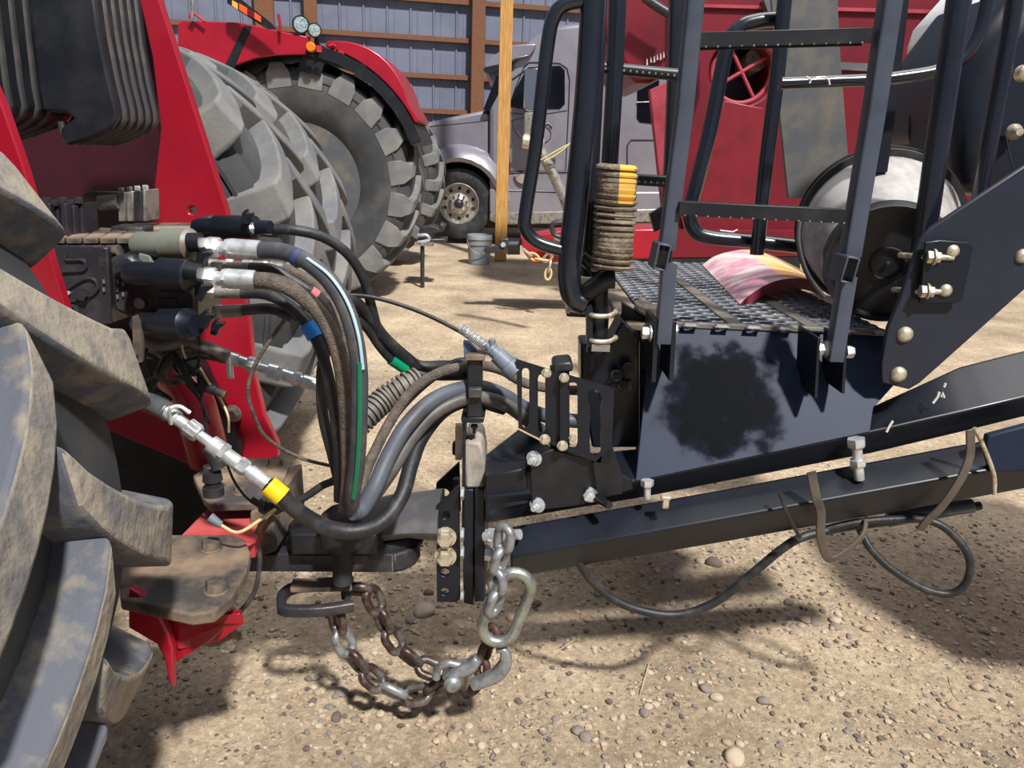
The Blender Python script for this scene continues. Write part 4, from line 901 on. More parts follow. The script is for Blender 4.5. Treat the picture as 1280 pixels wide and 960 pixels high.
for x, y, r in ((683, 466, 5), (705, 472, 5), (681, 549, 5.5), (703, 557, 5.5), (716, 547, 4)):
    bolt('small_bolt', x, y, 1.583, r, AC, GALV)
bm = B(); pplate(bm, [(662, 572), (690, 562), (745, 575), (790, 600), (792, 612), (728, 632), (664, 640)], 1.60, .02); obj('mount_plate', bm, BLACKW, AC, bevel=.003)
bm = B(); pplate(bm, [(606, 596), (658, 585), (661, 630), (606, 640)], 1.61, .1); obj('tongue_box', bm, BLACKW, AC, bevel=.004)
bm = B(); plate(bm, [P(606, 570, 1.72), P(648, 537, 1.78), P(692, 560, 1.72), P(650, 588, 1.66), P(612, 598, 1.66)], (0, .01, -.004)); obj('gusset_plate', bm, BLACK, AC)
bm = B(); pplate(bm, [(740, 580), (765, 556), (780, 600), (778, 618), (748, 622)], 1.585, .01); obj('gusset_plate', bm, BLACKW, AC, bevel=.002)
for x, y in ((668, 573), (672, 631), (738, 618)):
    bolt('flange_bolt', x, y, 1.60, 8, AC, ZINC, d=(-.35, -1, .1), stud=.02)
bm = B(); cyl(bm, P(742, 620, 1.60), P(762, 632, 1.55), .009); obj('stud_pin', bm, BLACKW, AC)
bm = B(); pplate(bm, [(795, 500), (800, 470), (812, 470), (812, 560), (796, 600)], 1.78, .02); obj('inner_web', bm, BLACKW, AC)
# pin through the tube end, where the chain hangs
bm = B(); cyl(bm, P(606, 671, 1.60), P(650, 668, 1.56), .012); hexa(bm, P(610, 671, 1.60), (1, 0, 0), .02, .02); obj('chain_pin', bm, ZINC, AC)
# U-shaped hose hooks under the tube
rt('hose_hook', [(1218, 535), (1228, 555), (1242, 592), (1243, 618)], 2.6, 1.53, GALV)
# unseen box added right of the frame to shade the ground
bm = B(); box(bm, V((2.15, 1.68, 1.15)), (1.05, .85, .55)); box(bm, V((2.1, 1.72, .86)), (.9, .1, .1)); obj('shade_box', bm, mat('shade_box_red', (150, 16, 36), (130, 14, 32), .4), AC, bevel=.05, seg=3)
bm = B(); pplate(bm, [(1200, 245), (1205, 100), (1235, 50), (1290, -20), (1420, -60), (1420, 250)], 2.1, .5); obj('fan_housing', bm, mat('housing_black', (24, 30, 40), (34, 40, 52), .35, scale=3), AC, bevel=.06, seg=4)
bm = B(); pplate(bm, [(1195, 60), (1210, 15), (1260, -40), (1330, -60), (1330, 20), (1250, 45), (1220, 62)], 2.75, .4); obj('white_tank', bm, WHITEP, AC, bevel=.05, seg=3)
bm = B(); lathe(bm, P(1225, 150, 2.35), (0, 1, 0), [(0, .0), (.0, .16), (.03, .19), (.3, .19)], 32); obj('fan_drum', bm, MATS['housing_black'], AC)
bm = B(); p = P(1266, 165, 2.08); lathe(bm, p, (0, -1, 0), [(0, .02), (.01, .02), (.02, .012), (.03, .010)], 14); obj('lamp_bolt', bm, GALV, AC)
bm = B(); p = P(1277, 92, 2.0); lathe(bm, p, (0, -1, 0), [(0, .02), (.02, .018), (.03, .001)], 14); obj('lamp_bolt', bm, GALV, AC)
bm = B(); rtube(bm, [(1258, 172), (1262, 195), (1268, 215)], 1, 2.05); obj('thin_wire', bm, RUBD, AC)
# ------------------------------------------------------------------ hydraulic hoses, each a thing with its fittings
def hose(name, pts, r_px, m, label, Y=1.6, cat='hose', n=14, ref=None, group=None):
    P0 = PP(pts, Y); rr = px2m(r_px, P0[len(P0) // 2]); bm = B(); tube(bm, P0, rr, n, sub=8)
    return obj(name, bm, m, label=label, cat=cat, group=group)
def fit(parent, x0, y0, Y0, x1, y1, Y1, r, style=0, m=ZINC, name='hose_fitting'):
    a, b = P(x0, y0, Y0), P(x1, y1, Y1)
    if style == 0: pr = [(0, .6), (.1, .6), (.11, .9), (.3, .9), (.31, .7), (.42, .7), (.43, .95), (.5, .95), (.51, 1.05), (.98, 1.02), (1, .8)]; hx = ((.1, .31, 1.15), (.42, .5, 1.1))
    elif style == 1: pr = [(0, 1), (.12, 1), (.13, .85), (.22, .85), (.23, 1.15), (.33, 1.1), (.34, .7), (.44, .75), (.45, 1.2), (.55, 1.25), (.56, 1), (.72, 1), (.73, .85), (.82, .85), (.83, 1.05), (1, 1.05)]; hx = ((.22, .33, 1.25), (.55, .6, 1.3), (.72, .8, 1.15))
    else: pr = [(0, .8), (.3, .8), (.31, 1), (1, 1)]; hx = ((.0, .3, 1.15),)
    o = fitting(name, a, b, [(t, q * r) for t, q in pr], parent, m, 18, hexr=[(t0, t1, q * r) for t0, t1, q in hx])
    return o
def band(parent, x0, y0, Y0, x1, y1, Y1, r, m, name, label):
    a, b = P(x0, y0, Y0), P(x1, y1, Y1); bm = B(); cyl(bm, a, b, px2m(r, a), n=20); return obj(name, bm, m, parent, label=label)

h = hose('hydraulic_hose', [(322, 313, 1.48), (350, 314, 1.46), (380, 325, 1.42), (408, 347, 1.40), (430, 380, 1.38), (443, 420, 1.37), (449, 465, 1.37), (449, 520, 1.38), (446, 580, 1.40), (440, 620, 1.42), (440, 637, 1.45)], 11, HOSEG, 'thick grey hydraulic hose with a green line, arching from the topmost large silver fitting')
fit(h, 252, 308, 1.48, 326, 313, 1.48, 12)
sp = smooth_path(PP([(380, 325, 1.42), (408, 347, 1.40), (430, 380, 1.38), (443, 420, 1.37), (449, 462, 1.37)]), 8); r_ = px2m(11, sp[0])
bm = B(); sweep(bm, [p + V((.011, -.018, .006)) for p in sp], rrect(.007, .004, .0015)); obj('pale_stripe', bm, WSTR, h, label='pale blue stripe')
sp = smooth_path(PP([(449, 450, 1.37), (449, 520, 1.38), (446, 580, 1.40), (441, 618, 1.42)]), 8)
bm = B(); sweep(bm, [p + V((.005, -.0205, 0)) for p in sp], rrect(.009, .004, .0015), up=V((0, 1, 0))); obj('green_stripe', bm, GSTR, h, label='green stripe')
band(h, 370, 321, 1.428, 376, 325, 1.424, 12, mat('navy_tape', (52, 62, 110)), 'tape_band', 'dark blue tape band')
h = hose('hydraulic_hose', [(318, 350, 1.44), (345, 353, 1.43), (372, 366, 1.43), (398, 390, 1.43), (418, 425, 1.42), (429, 470, 1.42), (434, 530, 1.43), (436, 590, 1.44), (432, 640, 1.47)], 10.5, HOSEB, 'thick brown cloth-covered hose arching from the lower large silver fitting')
fit(h, 248, 346, 1.43, 320, 350, 1.44, 12)
h = hose('hydraulic_hose', [(300, 366, 1.50), (330, 367, 1.50), (355, 378, 1.49), (380, 400, 1.48), (398, 430, 1.47), (410, 470, 1.46), (419, 520, 1.46), (424, 570, 1.46), (424, 625, 1.48)], 7.5, HOSE, 'black hose with a bright blue tape band, below the brown hose')
fit(h, 256, 364, 1.5, 302, 366, 1.5, 8, 2, ZINCD)
band(h, 384, 405, 1.478, 394, 422, 1.472, 10, BTAPE, 'tape_band', 'bright blue tape band')
h = hose('hydraulic_hose', [(302, 388, 1.54), (335, 386, 1.54), (362, 392, 1.53), (390, 405, 1.51), (406, 432, 1.50), (402, 470, 1.5), (404, 520, 1.5), (416, 570, 1.49), (428, 620, 1.5)], 7, HOSE, 'black hose from the lowest dull fitting, wrapped with dark blue tape')
fit(h, 268, 390, 1.54, 304, 388, 1.54, 8, 2, ZINCD)
band(h, 392, 407, 1.508, 401, 422, 1.504, 8.5, mat('dark_blue_tape', (50, 76, 120)), 'tape_band', 'dark blue tape band')
h = hose('hydraulic_hose', [(338, 287, 1.62), (370, 288, 1.62), (405, 297, 1.64), (435, 318, 1.66), (455, 350, 1.68), (466, 390, 1.70), (474, 420, 1.72)], 6.5, HOSE, 'thin black hose arching highest, from the top coupler in front of the tread')
fit(h, 308, 284, 1.60, 340, 287, 1.62, 7, 0)
h = hose('hydraulic_hose', [(352, 334, 1.58), (372, 342, 1.58), (395, 358, 1.58), (412, 380, 1.58), (425, 410, 1.58), (432, 450, 1.58), (434, 520, 1.58), (430, 600, 1.56)], 6, HOSEB, 'brown hose starting at the small fitting between the two large ones')
fit(h, 262, 330, 1.56, 354, 334, 1.58, 7, 1, ZINCD)
h = hose('hydraulic_hose', [(312, 334, 1.52), (340, 336, 1.52), (362, 348, 1.52), (385, 362, 1.52), (402, 374, 1.53), (412, 388, 1.54), (424, 430, 1.56), (430, 500, 1.57)], 6, HOSE, 'black hose with a pink tape band behind the grey hose')
fit(h, 266, 333, 1.53, 314, 334, 1.52, 6, 2, ZINCD)
band(h, 388, 364, 1.522, 396, 370, 1.526, 7.5, PINK, 'tape_band', 'pink tape band')
h = hose('hydraulic_hose', [(398, 378, 1.6), (418, 380, 1.62), (442, 378, 1.66), (460, 395, 1.7), (480, 422, 1.73), (505, 445, 1.76), (525, 458, 1.78), (560, 458, 1.78), (590, 462, 1.74)], 8, HOSE, 'black hose with a pink wrapped end running right across the bright ground')
band(h, 411, 380, 1.614, 424, 381, 1.63, 9, PINK, 'tape_band', 'pink tape band')
h = hose('hydraulic_hose', [(446, 398, 1.68), (460, 412, 1.70), (476, 435, 1.73), (492, 452, 1.75), (510, 462, 1.77), (540, 470, 1.77), (590, 470, 1.74)], 5.5, HOSE, 'thinner black hose with a green tape band beside the clamp')
band(h, 489, 449, 1.748, 507, 461, 1.766, 7.5, GTAPE, 'tape_band', 'green tape band')
# hoses bending up from the hitch to the clamp
h = hose('corrugated_conduit', [(440, 540, 1.66), (458, 520, 1.68), (482, 498, 1.72), (506, 482, 1.74), (522, 474, 1.76)], 13, CONDUIT, 'grey corrugated conduit behind the hoses, ending left of the clamp', cat='conduit')
sp = smooth_path(PP([(440, 540, 1.66), (458, 520, 1.68), (482, 498, 1.72), (506, 482, 1.74), (522, 474, 1.76)]), 8)
acc = 0; bm = B()
for i in range(len(sp) - 1):
    sg = sp[i + 1] - sp[i]; t = 0
    while acc < sg.length:
        c = sp[i] + sg.normalized() * acc; lathe(bm, c, sg, [(-.004, .024), (-.003, .031), (.003, .031), (.004, .024)], 20); acc += .0125
    acc -= sg.length
obj('conduit_ribs', bm, CONDUIT, h)
hose('hydraulic_hose', [(444, 640, 1.50), (452, 605, 1.52), (466, 570, 1.56), (486, 530, 1.60), (512, 492, 1.64), (545, 468, 1.68), (590, 457, 1.70), (625, 462, 1.74), (660, 480, 1.76), (720, 488, 1.76), (790, 482, 1.73)], 6.5, HOSEB, 'outermost slim grey-brown hose of the bundle curving up into the clamp top')
hose('hydraulic_hose', [(448, 636, 1.54), (452, 600, 1.56), (470, 560, 1.58), (496, 515, 1.62), (530, 480, 1.67), (565, 456, 1.72), (590, 451, 1.73)], 6, HOSE, 'slim dark hose directly behind the outermost grey-brown one')
hose('hydraulic_hose', [(440, 640, 1.44), (452, 637, 1.46), (468, 610, 1.48), (486, 570, 1.52), (510, 530, 1.56), (545, 498, 1.62), (590, 484, 1.68), (625, 492, 1.72), (660, 512, 1.76), (700, 524, 1.79), (750, 528, 1.79)], 10, mat('blue_grey_hose', (82, 88, 98), (66, 66, 72), .5, scale=12), 'thick blue-grey hose making the tight U turn above the hitch')
hose('hydraulic_hose', [(438, 640, 1.50), (458, 630, 1.52), (488, 590, 1.54), (514, 548, 1.58), (548, 513, 1.62), (590, 497, 1.66), (630, 505, 1.70), (668, 532, 1.76), (705, 560, 1.80)], 9, mat('grey_brown_hose', (92, 88, 86), (70, 68, 68), .5, scale=20), 'thick grey-brown hose just right of the blue-grey one')
h = hose('hydraulic_hose', [(130, 480, 1.50), (165, 497, 1.46), (190, 504, 1.44), (212, 516, 1.42)], 12, HOSEG, 'short thick grey hose end with the long silver coupling, emerging behind the near tire')
fit(h, 206, 512, 1.42, 334, 606, 1.38, 9.5, 1)
bm = B(); tube(bm, [P(214, 530, 1.40), P(212, 512, 1.39), P(224, 508, 1.40), P(238, 516, 1.40)], .004, 8); obj('hose_clip', bm, ZINC, h)
h = hose('hydraulic_hose', [(334, 606, 1.38), (352, 620, 1.38), (378, 643, 1.40), (410, 660, 1.42), (445, 664, 1.44), (478, 652, 1.46), (502, 620, 1.50), (514, 580, 1.56), (528, 545, 1.62), (556, 512, 1.68), (590, 500, 1.70), (630, 510, 1.74)], 10, HOSE, 'long black hose with a yellow tape band sagging in front of the hitch')
band(h, 335, 606, 1.378, 353, 621, 1.378, 13, YTAPE, 'tape_band', 'bright yellow tape band')
h = hose('hydraulic_hose', [(180, 440, 1.7), (235, 440, 1.66), (262, 440, 1.64), (288, 447, 1.62)], 9, CONDUIT, 'dusty grey hose with a silver coupling in front of the red frame')
fit(h, 284, 446, 1.62, 398, 482, 1.62, 8, 1)
h = hose('hydraulic_hose', [(396, 481, 1.62), (415, 490, 1.63), (432, 506, 1.64), (438, 540, 1.64)], 7, HOSE, 'short black hose continuing from the dusty silver coupling')
bm = B(); p = P(287, 456, 1.6); cyl(bm, p + V((0, 0, .02)), p - V((0, 0, .03)), .007); obj('clamp_screw', bm, ZINC, h)
# cables
h = hose('brake_cable', [(400, 376, 1.62), (440, 369, 1.66), (480, 375, 1.68), (530, 392, 1.68), (578, 416, 1.66), (612, 436, 1.64)], 2.6, HOSE, 'thin black cable with a silver spring sleeve running to the slotted plate', cat='cable')
a, b = P(575, 410, 1.66), P(612, 436, 1.64); d = b - a; L = d.length; _, u, v_ = frame(d)
bm = B(); tube(bm, [a + d * (k / 168) + (u * math.cos(k * .6 * 1.2) + v_ * math.sin(k * .6 * 1.2)) * .0105 for k in range(169)], .0016, 6, sub=1, raw=True); obj('spring_sleeve', bm, ZINC, h)
fitting('cable_plug', P(608, 431, 1.64), P(646, 466, 1.62), [(0, 6), (.12, 6), (.13, 9), (.2, 9), (.21, 8), (.34, 8), (.35, 11), (.7, 11.5), (.72, 14), (1, 14)], h, BLUEGR)
bm = B(); lathe(bm, P(615, 428, 1.635), (0, 0, 1), [(-.012, .008), (.006, .008), (.008, .004)], 12); obj('plug_latch', bm, BLUEGR, h)
for q, r, mm, lb in (([(356, 400, 1.5), (338, 425, 1.5), (318, 458, 1.5), (310, 490, 1.5), (318, 520, 1.52), (334, 548, 1.55), (375, 572, 1.6), (425, 585, 1.62)], 2.4, HOSEB, 'thin brown cable looping down in front of the red frame to the hose bundle'),
                     ([(280, 570, 1.45), (292, 600, 1.44), (308, 622, 1.44), (320, 628, 1.44)], 1.6, RUBD, 'very thin wire dropping from the silver coupling to the dusty plate'),
                     ([(425, 592, 1.6), (400, 610, 1.58), (372, 625, 1.56), (340, 640, 1.54), (322, 665, 1.52), (325, 700, 1.5), (318, 740, 1.5), (300, 765, 1.5)], 3, DUSTMET, 'dusty cable running down beside the drawbar plates'),
                     ([(430, 598, 1.58), (405, 606, 1.56), (380, 622, 1.55), (352, 632, 1.54)], 5, RUBD, 'short thick black cable above the drawbar'),
                     ([(274, 655, 1.4), (292, 665, 1.4), (305, 663, 1.4), (325, 650, 1.42), (345, 636, 1.44)], 2.2, TWINE, 'pale cable ending in a small grey plug on the red support')):
    o = hose('cable', q, r, mm, lb, cat='cable')
    if 'grey plug' in lb:
        bm = B(); cyl(bm, P(262, 646, 1.4), P(276, 656, 1.4), .010, .007, 12); obj('plug', bm, BLUEGR, o)
    if 'very thin' in lb:
        bm = B(); cyl(bm, P(314, 624, 1.44), P(330, 634, 1.44), .007, n=12); obj('plug', bm, RUBD, o)
bm = B(); lathe(bm, P(325, 632, 1.46), P(350, 632, 1.46) - P(325, 632, 1.46), [(0, .014), (.01, .02), (.015, .017), (.02, .02), (.03, .017), (.035, .02), (.05, .012)], 16)
obj('cable_socket', bm, RUBD, label='ribbed black cable socket on top of the red support', cat='plug')
# hose under the tube and the loops at the right
hose('drain_hose', [(722, 700, 1.60), (738, 724, 1.60), (765, 748, 1.60), (805, 764, 1.60), (850, 768, 1.60), (895, 752, 1.60), (940, 717, 1.60), (975, 688, 1.60), (1002, 672, 1.60), (1050, 660, 1.62), (1110, 652, 1.63), (1160, 645, 1.65), (1225, 632, 1.66)], 5.5, HOSE, 'black hose hanging in a low sag under the lower tube, lit along its top')
hose('drain_hose', [(1000, 672, 1.62), (1060, 655, 1.61), (1120, 649, 1.60), (1165, 652, 1.58), (1195, 672, 1.56), (1212, 700, 1.54), (1208, 728, 1.54), (1188, 742, 1.55), (1155, 736, 1.56), (1115, 712, 1.58), (1090, 688, 1.6), (1078, 668, 1.62), (1070, 650, 1.64)], 5, HOSE, 'black hose making the big loop over the shaded ground at the right')
def strap(pts, w_, m, label, name='rubber_strap'):
    P0 = smooth_path(PP(pts), 8); bm = B(); sweep(bm, P0, rrect(w_, .006, .002), up=V((0, 1, 0))); return obj(name, bm, m, label=label, cat='strap')
strap([(1014, 590, 1.535), (1020, 620, 1.53), (1026, 640, 1.53), (1026, 670, 1.54), (1036, 698, 1.56), (1056, 690, 1.57), (1078, 670, 1.58), (1083, 650, 1.60)], .020, mat('brown_rubber_strap', (92, 82, 74), (62, 58, 54), .6, scale=12), 'short brown rubber strap looped below the lower tube, left of the big loop')
strap([(1213, 538, 1.52), (1212, 570, 1.515), (1200, 600, 1.51), (1178, 632, 1.52), (1160, 650, 1.53), (1150, 662, 1.54)], .018, MATS['brown_rubber_strap'], 'long brown rubber strap hanging diagonally over the lower tube at the right')
hose('pipe_end', [(1110, 650, 1.66), (1160, 640, 1.66), (1215, 632, 1.66)], 9, HOSEG, 'fat grey hose end tucked under the tube at the right edge', cat='hose')
strap([(975, 616, 1.53), (985, 645, 1.525), (1000, 672, 1.54)], .008, RUBD, 'narrow black tie around the lower tube holding the sagging hose', 'cable_tie')

# ------------------------------------------------------------------ safety chains
def chain(name, pts, Y, llen, lw, wr, m, label, parent=None):
    sp = smooth_path(PP(pts, Y), 12); pitch = llen - 2.1 * wr * 1
    nodes = [sp[0]]
    for p in sp[1:]:
        while (p - nodes[-1]).length >= pitch:
            nodes.append(nodes[-1] + (p - nodes[-1]).normalized() * pitch)
    root = thing(name, label, 'chain', nodes[0]) if parent is None else parent
    for i in range(len(nodes) - 1):
        a, b = nodes[i], nodes[i + 1]; mid = (a + b) / 2; t = (b - a).normalized()
        s0 = t.cross(V((0, 1, 0))).normalized(); s1 = t.cross(s0).normalized()
        ang = R(38 + 90 * (i % 2)); s_ = s0 * math.cos(ang) + s1 * math.sin(ang)
        st = llen / 2 - lw / 2; hw_ = lw / 2 - wr; loop = []
        for k in range(10): q = R(-90 + 180 * k / 9); loop.append(mid + t * (st + hw_ * math.cos(q)) + s_ * (hw_ * math.sin(q)))
        for k in range(10): q = R(90 + 180 * k / 9); loop.append(mid + t * (-st + hw_ * math.cos(q)) + s_ * (hw_ * math.sin(q)))
        bm = B(); sweep(bm, loop, circ(wr, 10), True, up=s_.cross(t)); obj('chain_link', bm, m[i % len(m)] if isinstance(m, list) else m, root)
    return root
chain('safety_chain', [(420, 762), (422, 786), (436, 815), (458, 842), (490, 866), (522, 872), (548, 858), (562, 845)], 1.56, .082, .058, .0105, [CHAINR, CHAINZ, CHAINR], 'lower rusty chain strand sagging from the drawbar bracket to the hook')
chain('safety_chain', [(430, 735), (452, 728), (470, 752), (480, 782), (500, 812), (526, 832), (552, 842)], 1.62, .082, .058, .0105, CHAINR, 'upper rusty chain strand running from under the drawbar to the hook')
chain('safety_chain', [(632, 660), (628, 690), (620, 715), (622, 745), (614, 770), (618, 790)], 1.50, .076, .054, .0105, CHAINZ, 'grey galvanized chain hanging from the pin down through the oval ring')
chain('safety_chain', [(618, 785), (608, 806), (603, 828), (600, 852), (590, 866)], 1.54, .066, .048, .0095, mat('brown_rust_chain', (78, 52, 44), (54, 40, 38), .6, scale=30), 'short brown rusted chain end between the oval ring and the hook')
# oval ring
c = P(632, 762, 1.50); bm = B(); loop = []
t = V((.34, .1, 1)).normalized(); s_ = V((1, 0, -.34)).normalized()
for k in range(12): q = R(-90 + 180 * k / 11); loop.append(c + t * (.055 + .037 * math.cos(q)) + s_ * (.037 * math.sin(q)))
for k in range(12): q = R(90 + 180 * k / 11); loop.append(c + t * (-.045 + .037 * math.cos(q)) + s_ * (.037 * math.sin(q)))
sweep(bm, loop, circ(.013, 14), True); obj('oval_ring', bm, mat('bright_ring_steel', (176, 182, 178), (130, 134, 130), .35, .8, scale=20), label='large shiny oval steel ring hanging in the grey chain', cat='ring')
# clevis hook
hk = thing('clevis_hook', 'grey clevis grab hook joining the rusty chains below the oval ring', 'hook', P(590, 845, 1.54))
bm = B(); pts = PP([(556, 848), (572, 838), (588, 832), (598, 822)], 1.52)
sweep(bm, smooth_path(pts, 6), rrect(.034, .03, .01), scale=[.7 + .4 * math.sin(PI * k / 18) for k in range(19)]); obj('clevis_body', bm, CHAINZ, hk, bevel=.003)
bm = B(); pts = PP([(590, 856), (606, 850), (622, 842), (632, 828), (630, 814), (620, 812)], 1.50)
sweep(bm, smooth_path(pts, 6), rrect(.024, .026, .008), scale=[1.0 + .3 * math.sin(PI * k / 30) - .7 * (k / 30) ** 3 for k in range(31)]); obj('hook_jaw', bm, CHAINZ, hk, bevel=.002)
bm = B(); p = P(566, 853, 1.50); lathe(bm, p, (0, -1, 0), [(-.03, .012), (0, .020), (.01, .020), (.014, .014), (.02, .012), (.022, .001)], 18); obj('clevis_pin', bm, CHAINZ, hk)
bm = B(); rtube(bm, [(545, 848), (548, 835), (560, 829), (575, 832)], 5, 1.52); obj('clevis_ear', bm, CHAINZ, hk)
bm = B(); rtube(bm, [(588, 858), (600, 858), (612, 848)], 4, 1.53); obj('hook_throat', bm, CHAINZ, hk)

# ------------------------------------------------------------------ coil, pail, curved shell, twine pole
a, b = P(765, 338, 1.62), P(772, 207, 1.62); d = b - a; _, u, v_ = frame(d); rr = px2m(22, a); turns = 18; bm = B(); K = 24 * turns
pts = [a + d * (k / K) + (u * math.cos(2 * PI * k / 24) + v_ * math.sin(2 * PI * k / 24)) * rr for k in range(K + 1)]
sweep(bm, pts, [(x * .0085, y * .0042) for x, y in circ(1, 8)], up=d)
bm.faces.ensure_lookup_table()
for f in bm.faces:
    cc = f.calc_center_median(); t = (cc - a).dot(d) / d.length_squared; rad = cc - (a + d * t)
    if t > .66 and rad.x > .004 and rad.y < 0 and rad.x < .034: f.material_index = 1
obj('coil_spring', bm, [RUSTS, YEL], label='dusty brown coil spring with yellow paint on its top, standing beside the round post', cat='spring')
# pail lying on the deck
pa, pb_ = P(1112, 318, 1.80), P(1094, 302, 2.10); d = (pb_ - pa); L = d.length
ra, rb_ = px2m(76, pa), px2m(92, pb_)
zlow = dz + .006
pa.z = zlow + ra + .002; pb_.z = zlow + rb_ * 1.06; d = pb_ - pa; L = d.length
PL = thing('pail', 'black-bottomed pail with scuffed white side, lying on the perforated platform', 'bucket', (pa.x, (pa.y + pb_.y) / 2, zlow))
bm = B(); lathe(bm, pa, d, [(.02, ra * .96), (.026, ra), (L * .88, ra + (rb_ - ra) * .9), (L * .88, ra * .2)], 56); obj('pail_body', bm, WHITEB, PL)
bm = B(); lathe(bm, pa, d, [(.012, 0.001), (.012, ra * .9), (-.004, ra * .93), (-.006, ra * .99), (.0, ra * 1.005), (.035, ra * 1.02), (.036, ra * .98)], 56); obj('pail_bottom', bm, mat('black_pail_plastic', (28, 30, 36), (44, 44, 48), .4, scale=12), PL)
bm = B(); c = pa + d.normalized() * .008; _, u, v_ = frame(d); tube(bm, [c + (u * math.cos(q) + v_ * math.sin(q)) * ra * .27 for q in [2 * PI * k / 24 for k in range(24)]], .0025, 6, True, 2); lathe(bm, c, -d, [(0, .006), (.003, .004)], 10); obj('bottom_ring', bm, RUBD, PL)
bm = B(); lathe(bm, pa, d, [(L * .86, rb_ * .98), (L * .87, rb_ * 1.05), (L * .92, rb_ * 1.05), (L * .93, rb_ * 1.0), (L * .97, rb_ * 1.0), (L * .975, rb_ * 1.06), (L, rb_ * 1.06), (L, rb_ * .5)], 56); obj('pail_rim', bm, RUBD, PL)
bm = B(); q0 = pa + d * .05; tube(bm, [P(1002, 262, 1.95), P(998, 300, 1.9), P(1008, 340, 1.86), P(1030, 372, 1.84)], .006, 8); obj('pail_band', bm, RUBD, PL)
# curved shell
Yf0 = PZ(925, 383, dz).y; Yb0 = PZ(878, 334, dz).y
fr_ = [(925, 380, 0), (938, 368, .03), (962, 354, .07), (988, 348, .11), (1015, 351, .15), (1038, 364, .18)]
bk_ = [(878, 331, 0), (892, 321, .03), (910, 315, .07), (934, 312, .11), (962, 318, .15), (996, 334, .18)]
def arc_pts(l, Y0): return smooth_path([P(x, y, Y0 + dy) for x, y, dy in l], 5)
fa, ba = arc_pts(fr_, Yf0), arc_pts(bk_, Yb0); bm = B(); n = len(fa)
def vrow(pts, off): return [p + V((0, 0, -off)) for p in pts]
M_ = 6; G1 = [[bm.verts.new(fa[i].lerp(ba[i], j / M_)) for j in range(M_ + 1)] for i in range(n)]
G2 = [[bm.verts.new(fa[i].lerp(ba[i], j / M_) + V((0, .004, -.030 if 3 < i < n - 3 else -.012))) for j in range(M_ + 1)] for i in range(n)]
for i in range(n - 1):
    for j in range(M_):
        f = bm.faces.new((G1[i][j], G1[i + 1][j], G1[i + 1][j + 1], G1[i][j + 1])); f.material_index = 1 if i > n * .52 else 0
        bm.faces.new((G2[i][j + 1], G2[i + 1][j + 1], G2[i + 1][j], G2[i][j]))
    for j in (0, M_):
        f = bm.faces.new((G1[i][j], G2[i][j], G2[i + 1][j], G1[i + 1][j])); f.material_index = 2
for i in (0, n - 1):
    for j in range(M_): bm.faces.new((G1[i][j], G1[i][j + 1], G2[i][j + 1], G2[i][j]))
obj('curved_shell', bm, [PINKPIPE, ORPIPE, mat('wine_red_stain', (84, 60, 54), (128, 44, 66), .7, scale=14, lo=.42, hi=.56)], label='arched piece of faded pink and orange pipe shell lying on the perforated platform', cat='pipe piece')
# pole with twine
Yp = 5.6
bm = B(); rtube(bm, [(672, 182), (690, 215), (706, 250), (718, 285)], 6.5, Yp, raw=True); po = obj('grey_pole', bm, ZINCD, GC)
bm = B(); lathe(bm, P(652, 176, Yp), P(680, 180, Yp) - P(652, 176, Yp), [(0, .03), (.01, .05), (.06, .05), (.08, .03), (.12, .04), (.15, .04), (.16, .02)], 16); obj('pole_joint', bm, GALV, po)
for q in ([(676, 200), (700, 186), (716, 178)], [(680, 202), (700, 190), (716, 176)]):
    bm = B(); rtube(bm, q, 1, Yp - .1, n=6); obj('twine', bm, TWINE, po)
# hopper marks
for x, s in ((808, 0), (813, .5), (817, 0), (821, .5), (825, 0), (829, .3), (834, .9)):
    bm = B(); pplate(bm, [(x, 82 - s * 3 - (x - 808) * .4), (x + 2, 81 - s * 3 - (x - 808) * .4), (x + 1.5 - s, 74 - (x - 808) * .4), (x + .5, 73 - (x - 808) * .4)], 6.86, .02); obj('worn_lettering', bm, WHITEB, GC)

# ------------------------------------------------------------------ stones
PEB = [mat('pebble_grey', (140, 130, 122), (116, 108, 102), .9, scale=30), mat('pebble_tan', (176, 154, 130), (146, 128, 110), .9, scale=30), mat('pebble_pale', (190, 174, 152), (162, 148, 130), .9, scale=30), mat('pebble_dark', (112, 98, 90), (86, 78, 74), .9, scale=30)]
def stone_mesh(name, seed, m):
    rn = random.Random(seed); bm = B(); bmesh.ops.create_icosphere(bm, subdivisions=3, radius=1)
    sx, sy, sz = 1, .7 + .25 * rn.random(), .42 + .2 * rn.random(); o_ = V((seed * 3.1, 0, 0))
    for v in bm.verts:
        k = 1 + .25 * noise.noise(v.co * 1.1 + o_); v.co = V((v.co.x * sx * k, v.co.y * sy * k, v.co.z * sz * k))
    me = bpy.data.meshes.new(name); bm.to_mesh(me); bm.free(); me.materials.append(m)
    me.polygons.foreach_set('use_smooth', [True] * len(me.polygons)); return me
SM = [stone_mesh('pebble', i, PEB[i % 4] if i % 8 != 7 else PEB[1]) for i in range(8)]
rn = random.Random(11)
def put_stone(px, py, r_px, mi, label=None, group=None, cat='stone'):
    g = PZ(px, py, 0); z = gz(g.x, g.y); o = bpy.data.objects.new('pebble', SM[mi]); col.objects.link(o)
    s = px2m(r_px, g); o.scale = (s, s, s); o.rotation_euler = (rn.uniform(-.15, .15), rn.uniform(-.15, .15), rn.uniform(0, 6.28)); o.location = V((g.x, g.y, z + s * .22))
    tag(o, label, cat, group)
put_stone(893, 702, 11, 3, 'dark brown stone lying alone right below the lower tube')
put_stone(530, 764, 13, 2, 'pale tan flattish stone behind the sagging chains')
put_stone(513, 775, 7, 0, 'small grey stone touching the pale flat stone behind the chains')
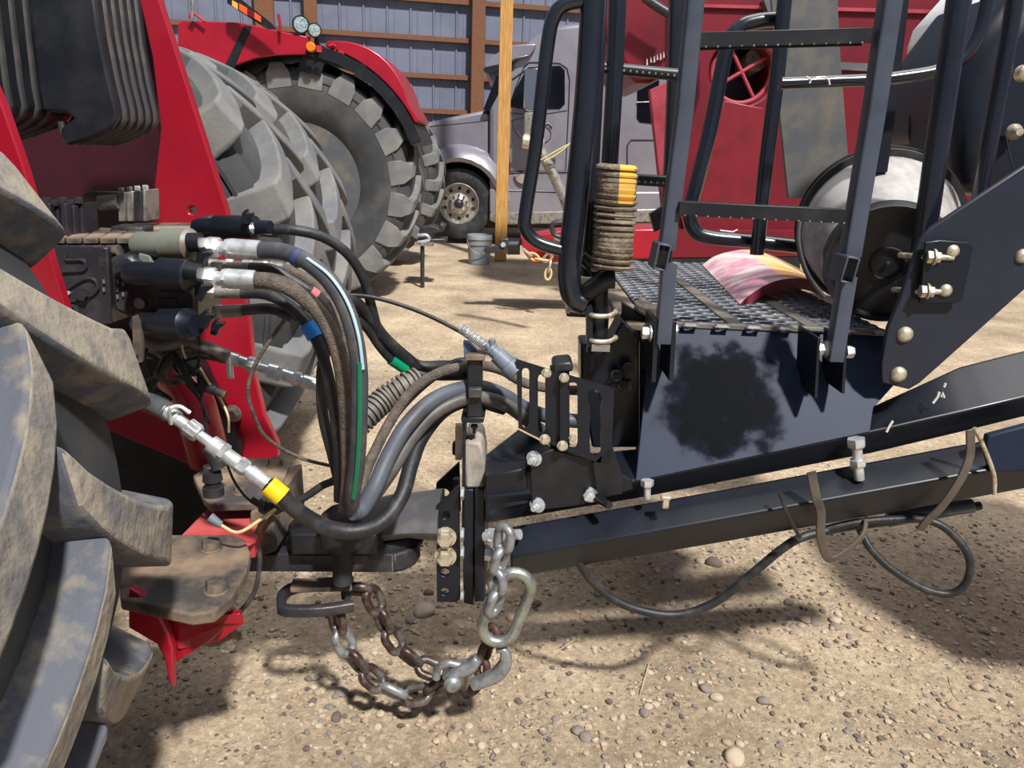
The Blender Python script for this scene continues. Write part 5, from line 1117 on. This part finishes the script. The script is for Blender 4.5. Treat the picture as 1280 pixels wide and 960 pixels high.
put_stone(764, 770, 8, 2, 'pale oval stone on the dirt below the lower tube, left of the hose sag')
put_stone(918, 947, 13, 2, 'large pale stone half sunk at the bottom edge of the photo')
put_stone(882, 861, 8, 0, 'grey flattish stone in the bright foreground dirt')
put_stone(428, 864, 9, 0, 'grey oval stone just left of the lowest chain')
put_stone(1222, 856, 8, 1, 'long tan stone below the dark shadow at the right')
cl = [(960, 765, 60, 26, 26), (1040, 790, 60, 30, 26), (640, 760, 60, 40, 22), (480, 885, 90, 40, 34), (820, 740, 110, 40, 16), (560, 750, 60, 30, 12), (900, 880, 300, 60, 40), (560, 900, 60, 40, 20), (380, 880, 90, 60, 24), (1150, 730, 100, 60, 14)]
cnt = 0
for cx, cy, wx, wy, k in cl:
    for i in range(k):
        x, y = rn.gauss(cx, wx * .6), rn.gauss(cy, wy * .6)
        if y < 640 or y > 965 or x < 300 or x > 1285: continue
        put_stone(x, y, rn.choice((2.5, 3, 3.5, 4, 4.5, 5, 7)) * (1 + (y - 760) / 700), rn.randrange(8), 'small rounded pebble lying loose on the dirt floor', 'pebbles scattered over the dirt floor'); cnt += 1
bm = B()
ico = bmesh.new(); bmesh.ops.create_icosphere(ico, subdivisions=1, radius=1); IV = [v.co.copy() for v in ico.verts]; IF = [[v.index for v in f.verts] for f in ico.faces]; ico.free()
for i in range(17000):
    y = rn.uniform(.9, 5.2) if rn.random() < .2 else rn.uniform(1.1, 2.9); x = rn.uniform(-.75, .75) * (y + .8) + .1
    dens = noise.noise(V((x * 2.2, y * 2.2, 5))) * .5 + .5
    if rn.random() > .25 + dens * .9: continue
    s = rn.choice((.002, .0025, .003, .004, .005, .007, .009)) * (1 + .3 * dens); z = gz(x, y); a = rn.uniform(0, 6.28); ca, sa = math.cos(a), math.sin(a)
    ky, kz = rn.uniform(.6, 1), rn.uniform(.4, .75); mi = rn.choice((0, 1, 1, 2, 2, 3))
    vs = [bm.verts.new((x + s * (c.x * ca - c.y * ky * sa), y + s * (c.x * sa + c.y * ky * ca), z + s * (c.z * kz + .25))) for c in IV]
    for f in IF: bm.faces.new([vs[j] for j in f]).material_index = mi
o = obj('gravel', bm, PEB, base=(0, 0, 0), label='fine loose gravel scattered over the dirt floor', cat='gravel', kind='stuff')
for q in ([(800, 868), (808, 840), (812, 828)], [(684, 826), (700, 812), (718, 800)], [(1190, 842), (1196, 862), (1206, 874)]):
    pts = [PZ(x, y, .006) for x, y in q]; bm = B(); tube(bm, pts, .0012, 6); obj('straw', bm, TWINE, label=('upright-looking pale straw on the bright dirt' if q[0][0] == 800 else 'curved straw lying near the oval ring' if q[0][0] == 684 else 'straw lying at the lower right'), cat='straw')
